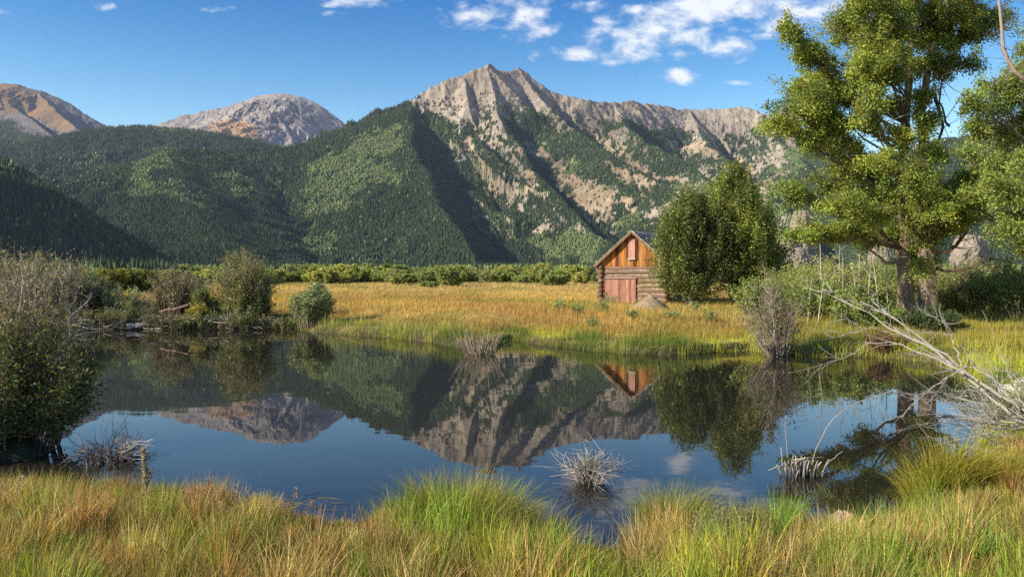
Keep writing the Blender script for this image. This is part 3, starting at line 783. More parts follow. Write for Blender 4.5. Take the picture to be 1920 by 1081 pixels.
def clump_tree(root, trunk, clumps, rg, leafcol, lsize=.11, lpm=420, trunk_col=BARK, twig_col=(.20, .165, .125), nlimb_r=.042, depth=None, bare=0.1, limbs=True):
    """trunk: list of (x,y,z,r) in world space; clumps: list of (centre xyz, radius). Parts: trunk (with limbs) and crown."""
    loc = np.array(root.location); tk = np.array(trunk, float); tp = tk[:, :3] - loc
    mb = MB(); t = np.linspace(0, 1, 26); s = np.linspace(0, 1, len(tp))
    P = np.stack([np.interp(t, s, tp[:, i]) for i in range(3)], 1); Rr = np.interp(t, s, tk[:, 3])
    P[:, :2] += np.stack([fbm(t * 6, t * 0 + i * 3.3, 3, 7 + i) - .5 for i in range(2)], 1) * .25 * np.minimum(t * 5, 1)[:, None]
    Rr = Rr * (1 + .10 * (fbm(t * 14, t * 0, 3, 9) - .5)); Rr[0] *= 1.3; Rr[1] *= 1.1
    n = 18; th = np.arange(n) / n * 2 * pi      # fluted bark
    rings = []
    for p, r, tt in zip(P, Rr, t):
        f = 1 + .10 * np.sin(th * 5 + tt * 3) * (1 - tt) + .05 * np.sin(th * 11 + tt * 9)
        rings.append(np.stack([p[0] + r * f * np.cos(th), p[1] + r * f * np.sin(th), np.full(n, p[2])], 1))
    V = np.concatenate(rings); q = [[a * n + b, a * n + (b + 1) % n, (a + 1) * n + (b + 1) % n, (a + 1) * n + b] for a in range(len(P) - 1) for b in range(n)]
    mb.add(V, q, col=trunk_col)
    cr = MB()
    for (c, rad) in clumps:
        c = np.array(c) - loc
        want = c[2] - .55 * np.linalg.norm(c[:2] - P[len(P) // 2, :2]) - .3
        k = int(np.argmin(np.abs(P[:, 2] - np.clip(want, P[6, 2], P[-2, 2])))); a = P[k]
        mid = (a + c) / 2 + np.array([rg.normal(0, .25), rg.normal(0, .25), -.1 + rg.uniform(-.2, .55)])
        limb = bez(a, mid, c, 9) + np.concatenate([[np.zeros(3)], rg.normal(0, .05, (7, 3)), [np.zeros(3)]])
        r0 = min(nlimb_r * (.6 + .35 * rad + .06 * np.linalg.norm(c - a)), Rr[k] * .6)
        if limbs: mb.tube(limb, np.linspace(r0, .016, 9), 6, col=np.array(trunk_col) * .85, cap=False)
        ntw = int(14 + 22 * rad ** 2); pts = []
        for i in range(ntw):
            d = rg.normal(size=3); d /= np.linalg.norm(d); d[2] = d[2] * .75 + .1
            e = c + d * rad * rg.uniform(.35, 1.08) ** .7 * np.array([1.15, 1.1, .85])
            st = limb[rg.integers(4, 9)]
            tw = bez(st, (st + e) / 2 + rg.normal(0, .12, 3), e, 5)
            mb.tube(tw, np.linspace(.014, .004, 5), 3, col=np.array(twig_col) * rg.uniform(.6, 1.3), cap=False)
            if rg.random() < bare: continue
            for u in (.4, .65, .85, 1.0): pts.append(tw[0] * (1 - u) + e * u if u < 1 else e)
        if not pts: continue
        tone = np.exp(rg.normal(0, .14))
        ns = int(7 + 11 * rad ** 2)
        for q in range(ns):          # loose sprays with gaps between them
            if q < len(pts) // 2: e = np.array(pts[rg.integers(0, len(pts))])
            else:
                d = rg.normal(size=3); d /= np.linalg.norm(d); e = c + d * rad * rg.uniform(.5, 1.3) * np.array([1.15, 1.1, .95])
                tw = bez(c + d * rad * .25, c + d * rad * .6 + rg.normal(0, .08, 3), e, 5); mb.tube(tw, np.linspace(.012, .004, 5), 3, col=np.array(twig_col), cap=False)
            nl = int(lpm * .11 * rg.uniform(.35, 1.6)); ax = (e - c) / (np.linalg.norm(e - c) + .1) + rg.normal(0, .35, 3); ax /= np.linalg.norm(ax)
            t = rg.uniform(-.55, .45, (nl, 1)) * rg.uniform(.5, 1.15); lp = e + ax * t + rg.normal(0, .13, (nl, 3)); lp[:, 2] -= .25 * t[:, 0] ** 2
            leaves(cr, lp, lsize, rg, np.array(leafcol) * tone * np.exp(rg.normal(0, .16)) * np.array([np.exp(rg.normal(0, .06)), 1, 1]), aspect=1.9, droop=.15)
    mb.build('trunk', M_BARK, root); cr.build('crown', M_LEAF, root)

def z4(x, y, d): return at(1400 + x * .5923, y * .5923, d)
def cottonwoods():
    rg = np.random.default_rng(21)
    cl = [(355,10,62),(420,10,90),(520,0,90),(620,20,85),(720,20,85),(780,50,55),(400,-90,110),(560,-120,120),(700,-80,100),(480,-200,110),(620,-220,100),
          (135,105,34),(165,165,42),(225,185,45),(120,80,20),(330,105,80),(420,105,85),(520,105,85),(620,110,80),(700,115,55),(320,60,50),
          (265,235,70),(350,215,80),(450,195,75),(560,195,75),(650,200,60),(200,260,50),(130,290,50),(200,300,65),(300,300,60),(95,385,38),(150,350,55),(115,400,45),(210,370,50),(160,330,50),
          (180,435,50),(250,460,60),(330,470,55),(250,415,45),(480,430,60),(420,515,70),(340,550,70),(260,590,60),(165,615,42),(120,600,26),(500,540,62),(560,595,70),(440,620,70),(620,645,55),(520,670,65),
          (380,670,65),(300,720,48),(220,740,45),(170,757,32),(460,730,50),(560,760,55),(535,820,45),(650,715,45),(650,590,45),(590,470,40),(690,630,40),(540,860,34),(700,560,35),(480,330,45),(380,330,50),(560,300,40),(690,690,45),(720,620,42),(300,640,60),(350,760,40),(250,330,60),(330,380,60),(420,250,60),(580,380,50),(440,150,60)]
    T1 = [(505,975,33),(505,880,33),(500,780,33.1),(495,600,33.1),(500,450,33.2),(510,330,33.3),(520,200,33.4),(530,60,33.5),(540,-120,33.6)]
    T2 = [(570,985,32.4),(573,880,32.4),(572,780,32.5),(575,640,32.6),(565,480,32.8),(555,340,33),(580,220,33.1),(610,90,33.2),(630,-60,33.3)]
    def tk(T, rr): 
        out = []
        for (x, y, d), r in zip(T, rr): out.append((*z4(x, y, d), r))
        b = list(out[0]); b[2] = gz(b[0], b[1]) - .15; out[0] = tuple(b); return out
    a = tk(T1, [.32,.30,.27,.23,.19,.16,.12,.08,.04]); b = tk(T2, [.34,.31,.28,.24,.20,.17,.12,.08,.04])
    A, B = [], []
    for (x, y, r) in cl:
        d = 33 + rg.normal(0, 1.5) - (1.0 if y > 500 else 0); c = z4(x, y, d); (A if x < 505 - 40 * rg.normal() * .5 else B).append((c, r * .5923 / F * d * 1.18))
    ra = empty('cottonwood_tree', (*a[0][:2], a[0][2] + .15), 'tall cottonwood on the right bank, left one of the paired trunks, bright wide crown', 'tree')
    clump_tree(ra, a, A, rg, (.275, .33, .06), lsize=.098, lpm=2250)
    rb = empty('cottonwood_tree', (*b[0][:2], b[0][2] + .15), 'tall cottonwood on the right bank, right one of the paired trunks, darker crown', 'tree')
    clump_tree(rb, b, B, rg, (.24, .295, .055), lsize=.098, lpm=2250)
    # heavy bare lower limbs
    mb = MB(); loc = np.array(rb.location)
    for pts, r in (([(590,800),(640,795),(680,760),(700,720),(760,650)], .09), ([(590,850),(650,855),(700,850),(760,825),(800,820)], .07), ([(700,850),(690,900),(685,950)], .035), ([(660,770),(720,700),(760,690)], .03),
                   ([(600,300),(620,400),(600,460),(580,500)], .08), ([(640,410),(610,320),(620,250),(615,240)], .05)):
        P = np.array([z4(x, y, 32.4 - .3 * i) for i, (x, y) in enumerate(pts)]) - loc; P += rg.normal(0, .05, P.shape) * .6
        t = np.linspace(0, 1, 14); s = np.linspace(0, 1, len(P)); Q = np.stack([np.interp(t, s, P[:, i]) for i in range(3)], 1) + rg.normal(0, .025, (14, 3))
        mb = MB(); mb.tube(Q, np.linspace(r, r * .25, 14), 6, col=BARK * .55)
        for i in range(10):
            st = Q[rg.integers(3, 14)]; e = st + rg.normal(0, .5, 3); mb.tube(bez(st, (st + e) / 2 + rg.normal(0, .1, 3), e, 5), np.linspace(.02, .005, 5), 4, col=BARK * .7, cap=False)
        mb.build('bare_limb', M_BARK, rb)
    mb = MB(); loc = np.array(ra.location)
    for pts, r in (([(490,835),(440,830),(400,800),(375,770)], .08), ([(500,560),(420,400),(340,345)], .09), ([(500,620),(400,560),(300,480),(250,440)], .07), ([(510,330),(470,250),(380,150),(280,100),(235,60)], .05)):
        P = np.array([z4(x, y, 33.0 - .25 * i) for i, (x, y) in enumerate(pts)]) - loc
        t = np.linspace(0, 1, 14); s = np.linspace(0, 1, len(P)); Q = np.stack([np.interp(t, s, P[:, i]) for i in range(3)], 1) + rg.normal(0, .025, (14, 3))
        mb = MB(); mb.tube(Q, np.linspace(r, r * .22, 14), 6, col=np.array([.30, .25, .19]))
        for i in range(12):
            st = Q[rg.integers(3, 14)]; e = st + rg.normal(0, .5, 3); mb.tube(bez(st, (st + e) / 2 + rg.normal(0, .1, 3), e, 5), np.linspace(.018, .004, 5), 4, col=np.array([.36, .32, .27]), cap=False)
        mb.build('bare_limb', M_BARK, ra)
    # a third tree whose trunk stands just outside the frame
    cl = [(700,330,40),(745,300,60),(820,270,60),(880,240,60),(860,380,85),(800,420,80),(735,400,60),(690,480,45),(780,510,75),(860,500,85),(830,600,80),(760,590,50),(860,690,60),(820,730,42),(870,790,45),
          (940,300,110),(960,450,120),(950,600,110),(1000,200,110),(1020,350,130),(1060,500,130),(960,720,80),(1040,650,100),(1000,60,110),(905,160,40)]
    d0 = 29.5; T = [(985,1000,d0),(980,850,d0),(970,700,d0),(975,550,d0),(985,400,d0),(990,250,d0),(1000,80,d0),(1005,-40,d0)]
    c3 = tk(T, [.34,.3,.27,.24,.2,.16,.11,.06]); C = []
    for (x, y, r) in cl:
        d = d0 + rg.normal(0, 1.2); C.append((z4(x, y, d), r * .5923 / F * d * 1.12))
    rc = empty('cottonwood_tree', (*c3[0][:2], c3[0][2] + .15), 'leafy cottonwood reaching in from the right edge of the view', 'tree')
    clump_tree(rc, c3, C, rg, (.24, .30, .065), lsize=.095, lpm=1800)
    mb = MB(); loc = np.array(rc.location); D = 27.5
    main = np.array([at(px, py, D) for px, py in [(1990,190),(1945,165),(1918,147),(1903,134),(1890,112),(1881,90),(1878,50),(1874,10),(1868,-60),(1872,-140)]]) - loc
    mb.tube(main, np.linspace(.09, .03, 10), 7, col=(.34, .27, .21))
    for i in range(26):
        st = main[rg.integers(2, 10)]; e = st + np.array([rg.normal(0, .55), rg.normal(0, .4), rg.normal(.1, .45)])
        tw = bez(st, (st + e) / 2 + rg.normal(0, .15, 3), e, 7); mb.tube(tw, np.linspace(.014, .004, 7), 4, col=np.array([.17, .12, .09]), cap=False)
        for j in range(3):
            s2 = tw[rg.integers(2, 7)]; e2 = s2 + rg.normal(0, .22, 3); mb.tube(bez(s2, (s2 + e2) / 2 + rg.normal(0, .05, 3), e2, 4), np.linspace(.007, .003, 4), 3, col=np.array([.15, .11, .085]), cap=False)
    mb.build('dead_limb', M_TWIG, rc)
cottonwoods()

def upright_tree(name, label, base, profile, rg, leafcol, d, nb=260, lsize=.10, leaf_n=60, nstem=5, depth_k=.9, stem_col=(.30, .27, .22)):
    """several stems; ascending branches that end in upright sprays of leaves, filling a profile of (py, px_left, px_right)"""
    root = empty(name, base, label, 'tree'); loc = np.array(base); pr = np.array(profile, float)
    zz = EYE - (pr[:, 0] - H0) / F * d; xl = (pr[:, 1] - 960) / F * d; xr = (pr[:, 2] - 960) / F * d
    o = np.argsort(zz); zz, xl, xr = zz[o], xl[o], xr[o]
    mb = MB(); cr = MB(); stems = []
    for i in range(nstem):
        f = (i + .5) / nstem + rg.normal(0, .06); zt = zz[-1] - rg.uniform(.1, .35) * (zz[-1] - zz[0])
        xt = np.interp(zt, zz, xl) * (1 - f) + np.interp(zt, zz, xr) * f
        p0 = np.array([base[0] + (f - .5) * .5 + rg.normal(0, .12), base[1] + rg.normal(0, .3), base[2] - .05]); p2 = np.array([xt, base[1] + rg.normal(0, .5), zt])
        S = bez(p0, (p0 + p2) / 2 + np.array([(xt - p0[0]) * .15, 0, .3]), p2, 12); stems.append(S)
        mb.tube(S - loc, np.linspace(.075, .018, 12), 6, col=np.array(stem_col) * rg.uniform(.7, 1.2))
    lead = []
    for i in range(max(12, nb // 26)):
        rr = math.sqrt(rg.random()) * .92; th = rg.uniform(0, 2 * pi); zt = zz[-1] - (zz[-1] - zz[0]) * (.02 + .42 * rr ** 1.9 * rg.uniform(.5, 1.2)); lead.append((rr, th, zt, rg.uniform(.25, .7), np.exp(rg.normal(0, .3))))
    for i in range(nb):
        rr, th, zt, rad, tone = lead[rg.integers(0, len(lead))]
        z = zz[0] + (zt - zz[0]) * (.06 * rg.random() + .94 * rg.random() ** .7); a, b = np.interp(z, zz, xl), np.interp(z, zz, xr); w = (b - a) / 2
        rr = rr * (1 + .12 * rg.normal()); th = th + rg.normal(0, .12); taper = 1 - .6 * sstep(zt - 1.6, zt, z)
        e = np.array([(a + b) / 2 + w * rr * cos(th) + rg.normal(0, rad * taper), base[1] + w * rr * sin(th) * depth_k + rg.normal(0, rad * taper), z + rg.normal(0, .12)])
        S = stems[int(np.argmin([abs(s[6, 0] - e[0]) + .3 * rg.random() for s in stems]))]
        k = int(np.clip(np.argmin(np.abs(S[:, 2] - (z - .9 - .3 * w))), 2, 10)); st = S[k]
        tw = bez(st, np.array([e[0], e[1], (st[2] + e[2]) / 2 - .1]), e, 6)
        mb.tube(tw - loc, np.linspace(.022, .005, 6), 3, col=np.array(stem_col) * .7, cap=False)
        n = int(leaf_n * rg.uniform(.6, 1.4)); t = rg.beta(2.2, 1.3, n)
        dirn = tw[-1] - tw[-3]; dirn = dirn / (np.linalg.norm(dirn) + 1e-6) * .5 + np.array([0, 0, .6])
        lp = e + (t[:, None] - .62) * dirn * rg.uniform(.8, 2.2) + rg.normal(0, .12, (n, 3))
        leaves(cr, lp - loc, lsize, rg, np.array(leafcol) * tone * np.exp(rg.normal(0, .12)), aspect=1.8, up=.3)
    mb.build('trunk', M_BARK, root); cr.build('crown', M_LEAF, root)
    return root
def cabin_trees():
    rg = np.random.default_rng(31)
    def B(px, d): x = (px - 960) / F * d; return (x, d, gz(x, d))
    upright_tree('poplar_tree', 'bushy dark poplar with a rounded top, right beside the cabin wall', B(1290, 48.5), [(343,1278,1298),(355,1264,1315),(375,1252,1338),(400,1242,1350),(430,1230,1352),(460,1222,1350),(500,1228,1340),(535,1238,1338),(555,1250,1330)], rg, (.165, .20, .055), 48.5, nb=620, leaf_n=80, lsize=.13)
    upright_tree('poplar_tree', 'taller poplar with a bright pointed top, behind the bushy one at the cabin', B(1378, 49.5), [(303,1356,1386),(315,1340,1400),(335,1330,1412),(360,1324,1420),(390,1320,1430),(430,1320,1442),(470,1320,1450),(510,1325,1452),(545,1340,1440)], rg, (.19, .225, .05), 49.5, nb=820, leaf_n=84, lsize=.13)
    upright_tree('poplar_tree', 'low dark broad tree to the right of the two poplars', B(1432, 51), [(425,1415,1432),(440,1400,1452),(458,1395,1465),(480,1390,1470),(505,1395,1468),(535,1400,1450)], rg, (.07, .095, .03), 51, nb=360, leaf_n=70, lsize=.13)
cabin_trees()

def shrub(name, label, px, d, h, w, rg, leafcol, nstem=26, ntw=9, leaf_n=14, lsize=.07, leaf_lo=.25, bare_top=.0, stem_col=(.20, .16, .12), spread=1.0, group=None, z=None, lean=(0, 0), arch=.25, cat='shrub', leaf_hi=1.0, aspect=2.6, srad=.012, base_w=.2, hmin=.5):
    """multi-stemmed shrub: arching stems from one base, side twigs, leaves on the twigs. Parts: stems and foliage."""
    x = (px - 960) / F * d if px is not None else 0.0
    if z is None: z = gz(x, d)
    root = empty(name, (x, d, z), label, cat, group)
    st = MB(); fo = MB(); sc = np.array(stem_col)
    for i in range(nstem):
        th = rg.uniform(0, 2 * pi); rr = math.sqrt(rg.random()) * spread
        hh = h * rg.uniform(hmin, 1.02) * (1 - .34 * rr ** 2)
        e = np.array([cos(th) * rr * w / 2 + lean[0] * h, sin(th) * rr * w / 2 + lean[1] * h, hh])
        p0 = np.array([cos(th) * rr * w * base_w, sin(th) * rr * w * base_w, -.12])
        S = bez(p0, np.array([e[0] * arch, e[1] * arch, hh * .62]), e, 9) + np.concatenate([[np.zeros(3)], rg.normal(0, .018 * h, (8, 3)) * np.linspace(.2, 1, 8)[:, None]])
        c = sc * np.exp(rg.normal(0, .3)); r0 = srad * (h / 2) ** .5
        st.tube(S, np.linspace(r0 * 1.3, r0 * .3, 9), 4, col=c, cap=False)
        for j in range(ntw):
            u = rg.uniform(.25, 1.0); k = u * 8; a = S[int(k)] * (1 - k % 1) + S[min(int(k) + 1, 8)] * (k % 1)
            L = h * rg.uniform(.08, .22) * (1.25 - u * .5)
            dv = rg.normal(size=3); dv[2] = abs(dv[2]) * .8 + .55; dv /= np.linalg.norm(dv)
            b = a + dv * L
            st.tube(bez(a, (a + b) / 2 + rg.normal(0, .1 * L, 3), b, 4), np.linspace(r0 * .45, r0 * .16, 4), 3, col=c * rg.uniform(.8, 1.25), cap=False)
            zr = b[2] / h
            if leaf_lo < zr < leaf_hi and rg.random() > bare_top * sstep(.45, .8, zr):
                n = max(1, int(leaf_n * rg.uniform(.5, 1.5))); t = rg.random(n)[:, None]
                leaves(fo, a * (1 - t) + b * t * 1.05 + rg.normal(0, .03 + .02 * h, (n, 3)), lsize, rg, np.array(leafcol) * 1.35 * np.exp(rg.normal(0, .15)), aspect=aspect, up=.35)
    st.build('stem', M_TWIG, root)
    if fo.n: fo.build('foliage', M_LEAF, root)
    return root

def shrubs():
    rg = np.random.default_rng(41)
    OLIVE = (.15, .155, .06); GREY = (.17, .17, .10); GREEN = (.085, .12, .032); BARE = (.27, .225, .18)
    # the big willow at the left edge: a dark leafy skirt and bare tops
    x, y = onwater(45, 838)
    shrub('willow_shrub', 'large dark leafy willow in the left foreground with thin bare tops', 14, 13.2, 2.3, 2.9, rg, (.085, .105, .03), nstem=88, ntw=15, leaf_n=11, lsize=.085, leaf_lo=.08, stem_col=(.16, .12, .085), z=.05, arch=.7, base_w=.28, hmin=.3)
    shrub('willow_shrub', 'tall wispy willow with bare grey twigs at the far left edge', 15, 14.2, 3.35, 3.1, rg, (.22, .21, .08), nstem=110, ntw=15, leaf_n=6, lsize=.06, leaf_lo=.45, bare_top=.25, stem_col=(.26, .21, .16), z=.15, arch=.6, srad=.013)
    # far left bank
    S = [('grey half bare willow thicket nearest the left edge of the far bank', 60, 40.5, 3.0, 3.6, GREY, 60, 12, 6, .45, BARE), ('pale grey twiggy willow in the middle of the left far bank', 120, 41.5, 3.2, 3.4, (.17, .16, .09), 60, 12, 4, .6, BARE),
         ('green leafed shrub with a dark hollow under it on the left far bank', 168, 42.5, 2.4, 2.4, (.10, .125, .05), 46, 12, 16, 0, (.15, .12, .09)), ('low silvery green shrub beside the driftwood', 232, 42.2, 1.8, 2.1, (.18, .195, .10), 40, 11, 10, .1, (.22, .19, .14)),
         ('brownish bare willow left of the big one', 325, 43.0, 2.8, 2.7, (.14, .13, .07), 70, 14, 6, .45, (.20, .15, .12)), ('small green shrub at the foot of the big bank willow', 385, 42.6, 1.6, 1.8, (.11, .125, .05), 40, 11, 14, 0, (.16, .13, .1)),
         ('big olive willow on the far bank with bare stems in its side', 457, 42.5, 3.75, 3.3, OLIVE, 95, 15, 11, .25, (.21, .165, .13)), ('low willow skirt trailing over the water under the big olive one', 470, 42.0, 1.5, 2.6, (.14, .15, .055), 46, 11, 14, 0, (.17, .14, .1)),
         ('small silvery green willow standing in the water on its own', 586, 39.5, 2.1, 2.3, (.145, .175, .085), 56, 13, 16, .05, (.14, .11, .09)),
         ('yellowish weedy shrub beside the driftwood logs', 372, 41.6, .9, 1.3, (.22, .19, .05), 26, 9, 10, 0, (.2, .16, .1)), ('grey dead brush lying behind the driftwood', 272, 43.4, 1.3, 2.6, (.2, .18, .13), 50, 10, 2, .8, (.40, .35, .29))]
    for (lb, px, d, h, w, lc, ns, nt, ln, bt, sc) in S:
        xx = (px - 960) / F * d
        shrub('willow_shrub', lb, px, d, h * .98, w, rg, tuple(np.array(lc) * 1.35),  nstem=ns, ntw=nt, leaf_n=ln, lsize=.12, leaf_lo=.08, bare_top=bt, stem_col=sc, z=max(gz(xx, d), .0), arch=.6, srad=.022, base_w=.3)
    for (px, d, h, w) in ((20, 43, 3.4, 4.2), (95, 44.5, 3.3, 4.0), (-40, 42, 3.2, 4.0), (150, 46, 2.6, 3.4), (355, 46.5, 2.0, 3.0)):
        shrub('willow_shrub', 'pale brown half bare willow in the back row of the left far bank', px, d, h, w, rg, (.21, .205, .10), nstem=60, ntw=13, leaf_n=8, lsize=.11, leaf_lo=.1, bare_top=.4, stem_col=(.30, .25, .2), arch=.6, srad=.022, base_w=.3, group='back row of willows on the left far bank')
    for i in range(19):
        px = 112 + i * 23 + rg.normal(0, 6); d = 39.9 + rg.normal(0, .2) + .012 * max(0, 300 - px) * 0; xx = (px - 960) / F * d
        shrub('bank_brush', 'low dull green brush hanging over the water along the left far bank', px, d, rg.uniform(.6, 1.15), rg.uniform(1.2, 2.0), rg, [(.15, .16, .065), (.10, .12, .04), (.19, .17, .09)][i % 3], nstem=24, ntw=8, leaf_n=8, lsize=.095, leaf_lo=.0, bare_top=.2, arch=.7, stem_col=(.2, .165, .125), srad=.018, base_w=.35, z=max(gz(xx, d), .02) - .05, group='low brush along the left far bank')
    # round yellow-green bushes behind
    shrub('willow_bush', 'round yellow green willow, left one of a pair behind the left bank', 208, 74, 2.3, 3.6, rg, (.13, .135, .018), nstem=70, ntw=15, leaf_n=26, lsize=.16, leaf_lo=.02, arch=.8, aspect=1.8)
    shrub('willow_bush', 'darker round willow, right one of a pair behind the left bank', 268, 76, 2.1, 3.6, rg, (.095, .11, .022), nstem=70, ntw=15, leaf_n=26, lsize=.16, leaf_lo=.02, arch=.8, aspect=1.8)
    # willows along the far side of the meadow: a few shapes, copied
    protos = []
    for i in range(6):
        c = [(.27, .29, .085), (.22, .255, .08), (.31, .31, .09), (.18, .215, .075), (.26, .28, .12), (.22, .25, .065)][i]
        protos.append(shrub('meadow_willow', 'rounded yellow green willow in the thicket beyond the golden meadow', 900, 110 + i, 2.2, 3.4, rg, c, nstem=40, ntw=11, leaf_n=34, lsize=.25, leaf_lo=.02, arch=.8, aspect=1.7, group='willows along the far side of the meadow'))
    spots = []
    for k in range(215):
        f = rg.random(); d = 98 + 150 * f ** 1.2; px = rg.uniform(330, 1140) if rg.random() < .85 else rg.uniform(0, 330)
        if d < 118 and rg.random() < .6: d += 25
        spots.append((px, d))
    for k in range(26): spots.append((rg.uniform(1380, 1920), rg.uniform(75, 140)))
    for k, (px, d) in enumerate(spots):
        o = protos[k] if k < 6 else copy_tree(protos[rg.integers(0, 6)])
        x = (px - 960) / F * d; s = rg.uniform(.7, 1.2) * (1 + .25 * sstep(150, 220, d))
        o.location = (x, d, gz(x, d) - .05); o.scale = (s * rg.uniform(.7, 1.7), s * rg.uniform(.8, 1.4), s * rg.uniform(.55, 1.2)); o.rotation_euler = (0, 0, rg.uniform(0, 6.28))
        if px > 1300: o['label'] = 'rounded willow on the flat behind the right bank thicket'; o['group'] = 'willows behind the right bank'
    for px, d in ((800, 96), (812, 94)):
        o = copy_tree(protos[1]); x = (px - 960) / F * d; o.location = (x, d, gz(x, d)); o.scale = (.45, .4, .38); o['group'] = 'small willows out in the meadow'; o['label'] = 'low willow out on the golden meadow in front of the thicket'
    # right bank
    shrub('willow_shrub', 'grey brown twiggy shrub with a dark base at the water edge below the poplars', 1458, 27.6, 3.1, 2.5, rg, (.13, .135, .055), nstem=80, ntw=11, leaf_n=4, lsize=.085, leaf_lo=.3, bare_top=.2, stem_col=(.25, .20, .155), z=.05, arch=.6, base_w=.13, hmin=.25, lean=(-.08, 0))
    R = [(1420, 36, 1.9, 2.4), (1500, 38, 2.3, 3.0), (1530, 33.5, 1.9, 2.4), (1575, 36.5, 2.4, 3.0), (1600, 32, 1.6, 2.2), (1640, 37.5, 2.4, 3.0), (1655, 31.2, .9, 1.6), (1560, 42, 3.0, 4.0), (1640, 44, 3.0, 4.0), (1480, 45, 2.6, 3.6), (1720, 42, 2.8, 4.0), (1800, 40, 3.0, 4.2), (1880, 38, 3.0, 4.0), (1840, 36, 2.2, 3.2), (1920, 34, 2.6, 3.0), (1770, 37, 2.0, 2.8)]
    lab = 'light green leafy undergrowth shrub in the thicket on the right bank'
    for i, (px, d, h, w) in enumerate(R):
        c = np.array([(.19, .24, .06), (.22, .26, .065), (.16, .215, .05), (.25, .26, .08)][i % 4]) * (.75 if px > 1760 else 1)
        shrub('thicket_shrub', lab, px, d, h, w, rg, c, nstem=42, ntw=12, leaf_n=15, lsize=.10, leaf_lo=.03, bare_top=.1, arch=.7, aspect=1.8, stem_col=(.2, .17, .12), group='thicket shrubs on the right bank', srad=.016)
    shrub('thicket_shrub', 'dark green low shrub at the foot of the paired cottonwood trunks', 1745, 29.6, .9, 2.2, rg, (.06, .085, .028), nstem=40, ntw=11, leaf_n=16, lsize=.085, leaf_lo=.03, arch=.7, aspect=2)
    shrub('thicket_shrub', 'dead rust brown clump at the water edge under the fallen branches', 1662, 27.3, .8, 1.6, rg, (.13, .065, .035), nstem=40, ntw=10, leaf_n=7, lsize=.08, leaf_lo=.02, arch=.7, stem_col=(.14, .09, .06), z=.1)
    # small weeds on the meadow by the cabin
    for i, (px, py, h) in enumerate([(1050, 585, .55), (1083, 590, .45), (1130, 590, .6), (1145, 575, .8), (1110, 602, .4), (1330, 600, .55), (1262, 598, .4), (1185, 598, .45), (1410, 590, .6), (1300, 585, .5)]):
        d = (EYE - .8) * F / (py - H0)
        shrub('meadow_weed', 'small pale green weed growing in the golden grass near the cabin', px, d, h * 1.15, h * 1.3, rg, (.19, .23, .09), nstem=12, ntw=7, leaf_n=7, lsize=.07, leaf_lo=.02, arch=.6, group='weeds on the meadow near the cabin', cat='weed', aspect=1.8)
    # sagebrush in the foreground
    shrub('sagebrush', 'grey green sagebrush in the near grass right of the middle', 1372, 7.0, .52, .8, rg, (.15, .15, .075), nstem=56, ntw=12, leaf_n=5, lsize=.026, hmin=.3, leaf_lo=.15, stem_col=(.24, .20, .15), arch=.7, aspect=1.8, srad=.006)
    shrub('thicket_shrub', 'pale leafed twiggy shrub under the fallen grey tree at the right edge', 1885, 13.6, 1.15, 1.9, rg, (.20, .22, .13), nstem=50, ntw=11, leaf_n=6, lsize=.05, leaf_lo=.1, stem_col=(.34, .29, .23), arch=.6)
shrubs()

def dead_stems():
    """pale dead saplings standing in the right-bank thicket"""
    rg = np.random.default_rng(51)
    for i, (px, pt, pb, d) in enumerate([(1545, 415, 560, 34), (1533, 515, 585, 32.5), (1580, 480, 580, 34.5), (1600, 500, 585, 33.5), (1625, 470, 570, 35), (1670, 470, 570, 35.5), (1560, 500, 560, 36), (1690, 480, 560, 36), (1648, 490, 575, 34), (1612, 450, 560, 37), (1515, 520, 590, 33), (1575, 455, 570, 36.5)]):
        a = at(px, pb, d); a[2] = gz(a[0], a[1]); b = at(px + rg.normal(0, 14), pt, d)
        o = empty('dead_sapling', a, 'thin pale dead sapling standing in the right bank thicket', 'dead tree', 'dead saplings in the thicket')
        mb = MB(); S = bez(np.array([0, 0, -.1]), (b - a) / 2 + rg.normal(0, .12, 3), b - a, 10); c = np.array([.52, .45, .37]) * rg.uniform(.8, 1.1)
        mb.tube(S, np.linspace(.032, .008, 10), 5, col=c)
        tb = MB()
        for j in range(9):
            s0 = S[rg.integers(3, 10)]; e = s0 + np.array([rg.normal(0, .35), rg.normal(0, .3), rg.uniform(.1, .6)])
            tb.tube(bez(s0, (s0 + e) / 2 + rg.normal(0, .06, 3), e, 5), np.linspace(.012, .004, 5), 3, col=c * .9, cap=False)
        mb.build('stem', M_TWIG, o); tb.build('branch', M_TWIG, o)
dead_stems()
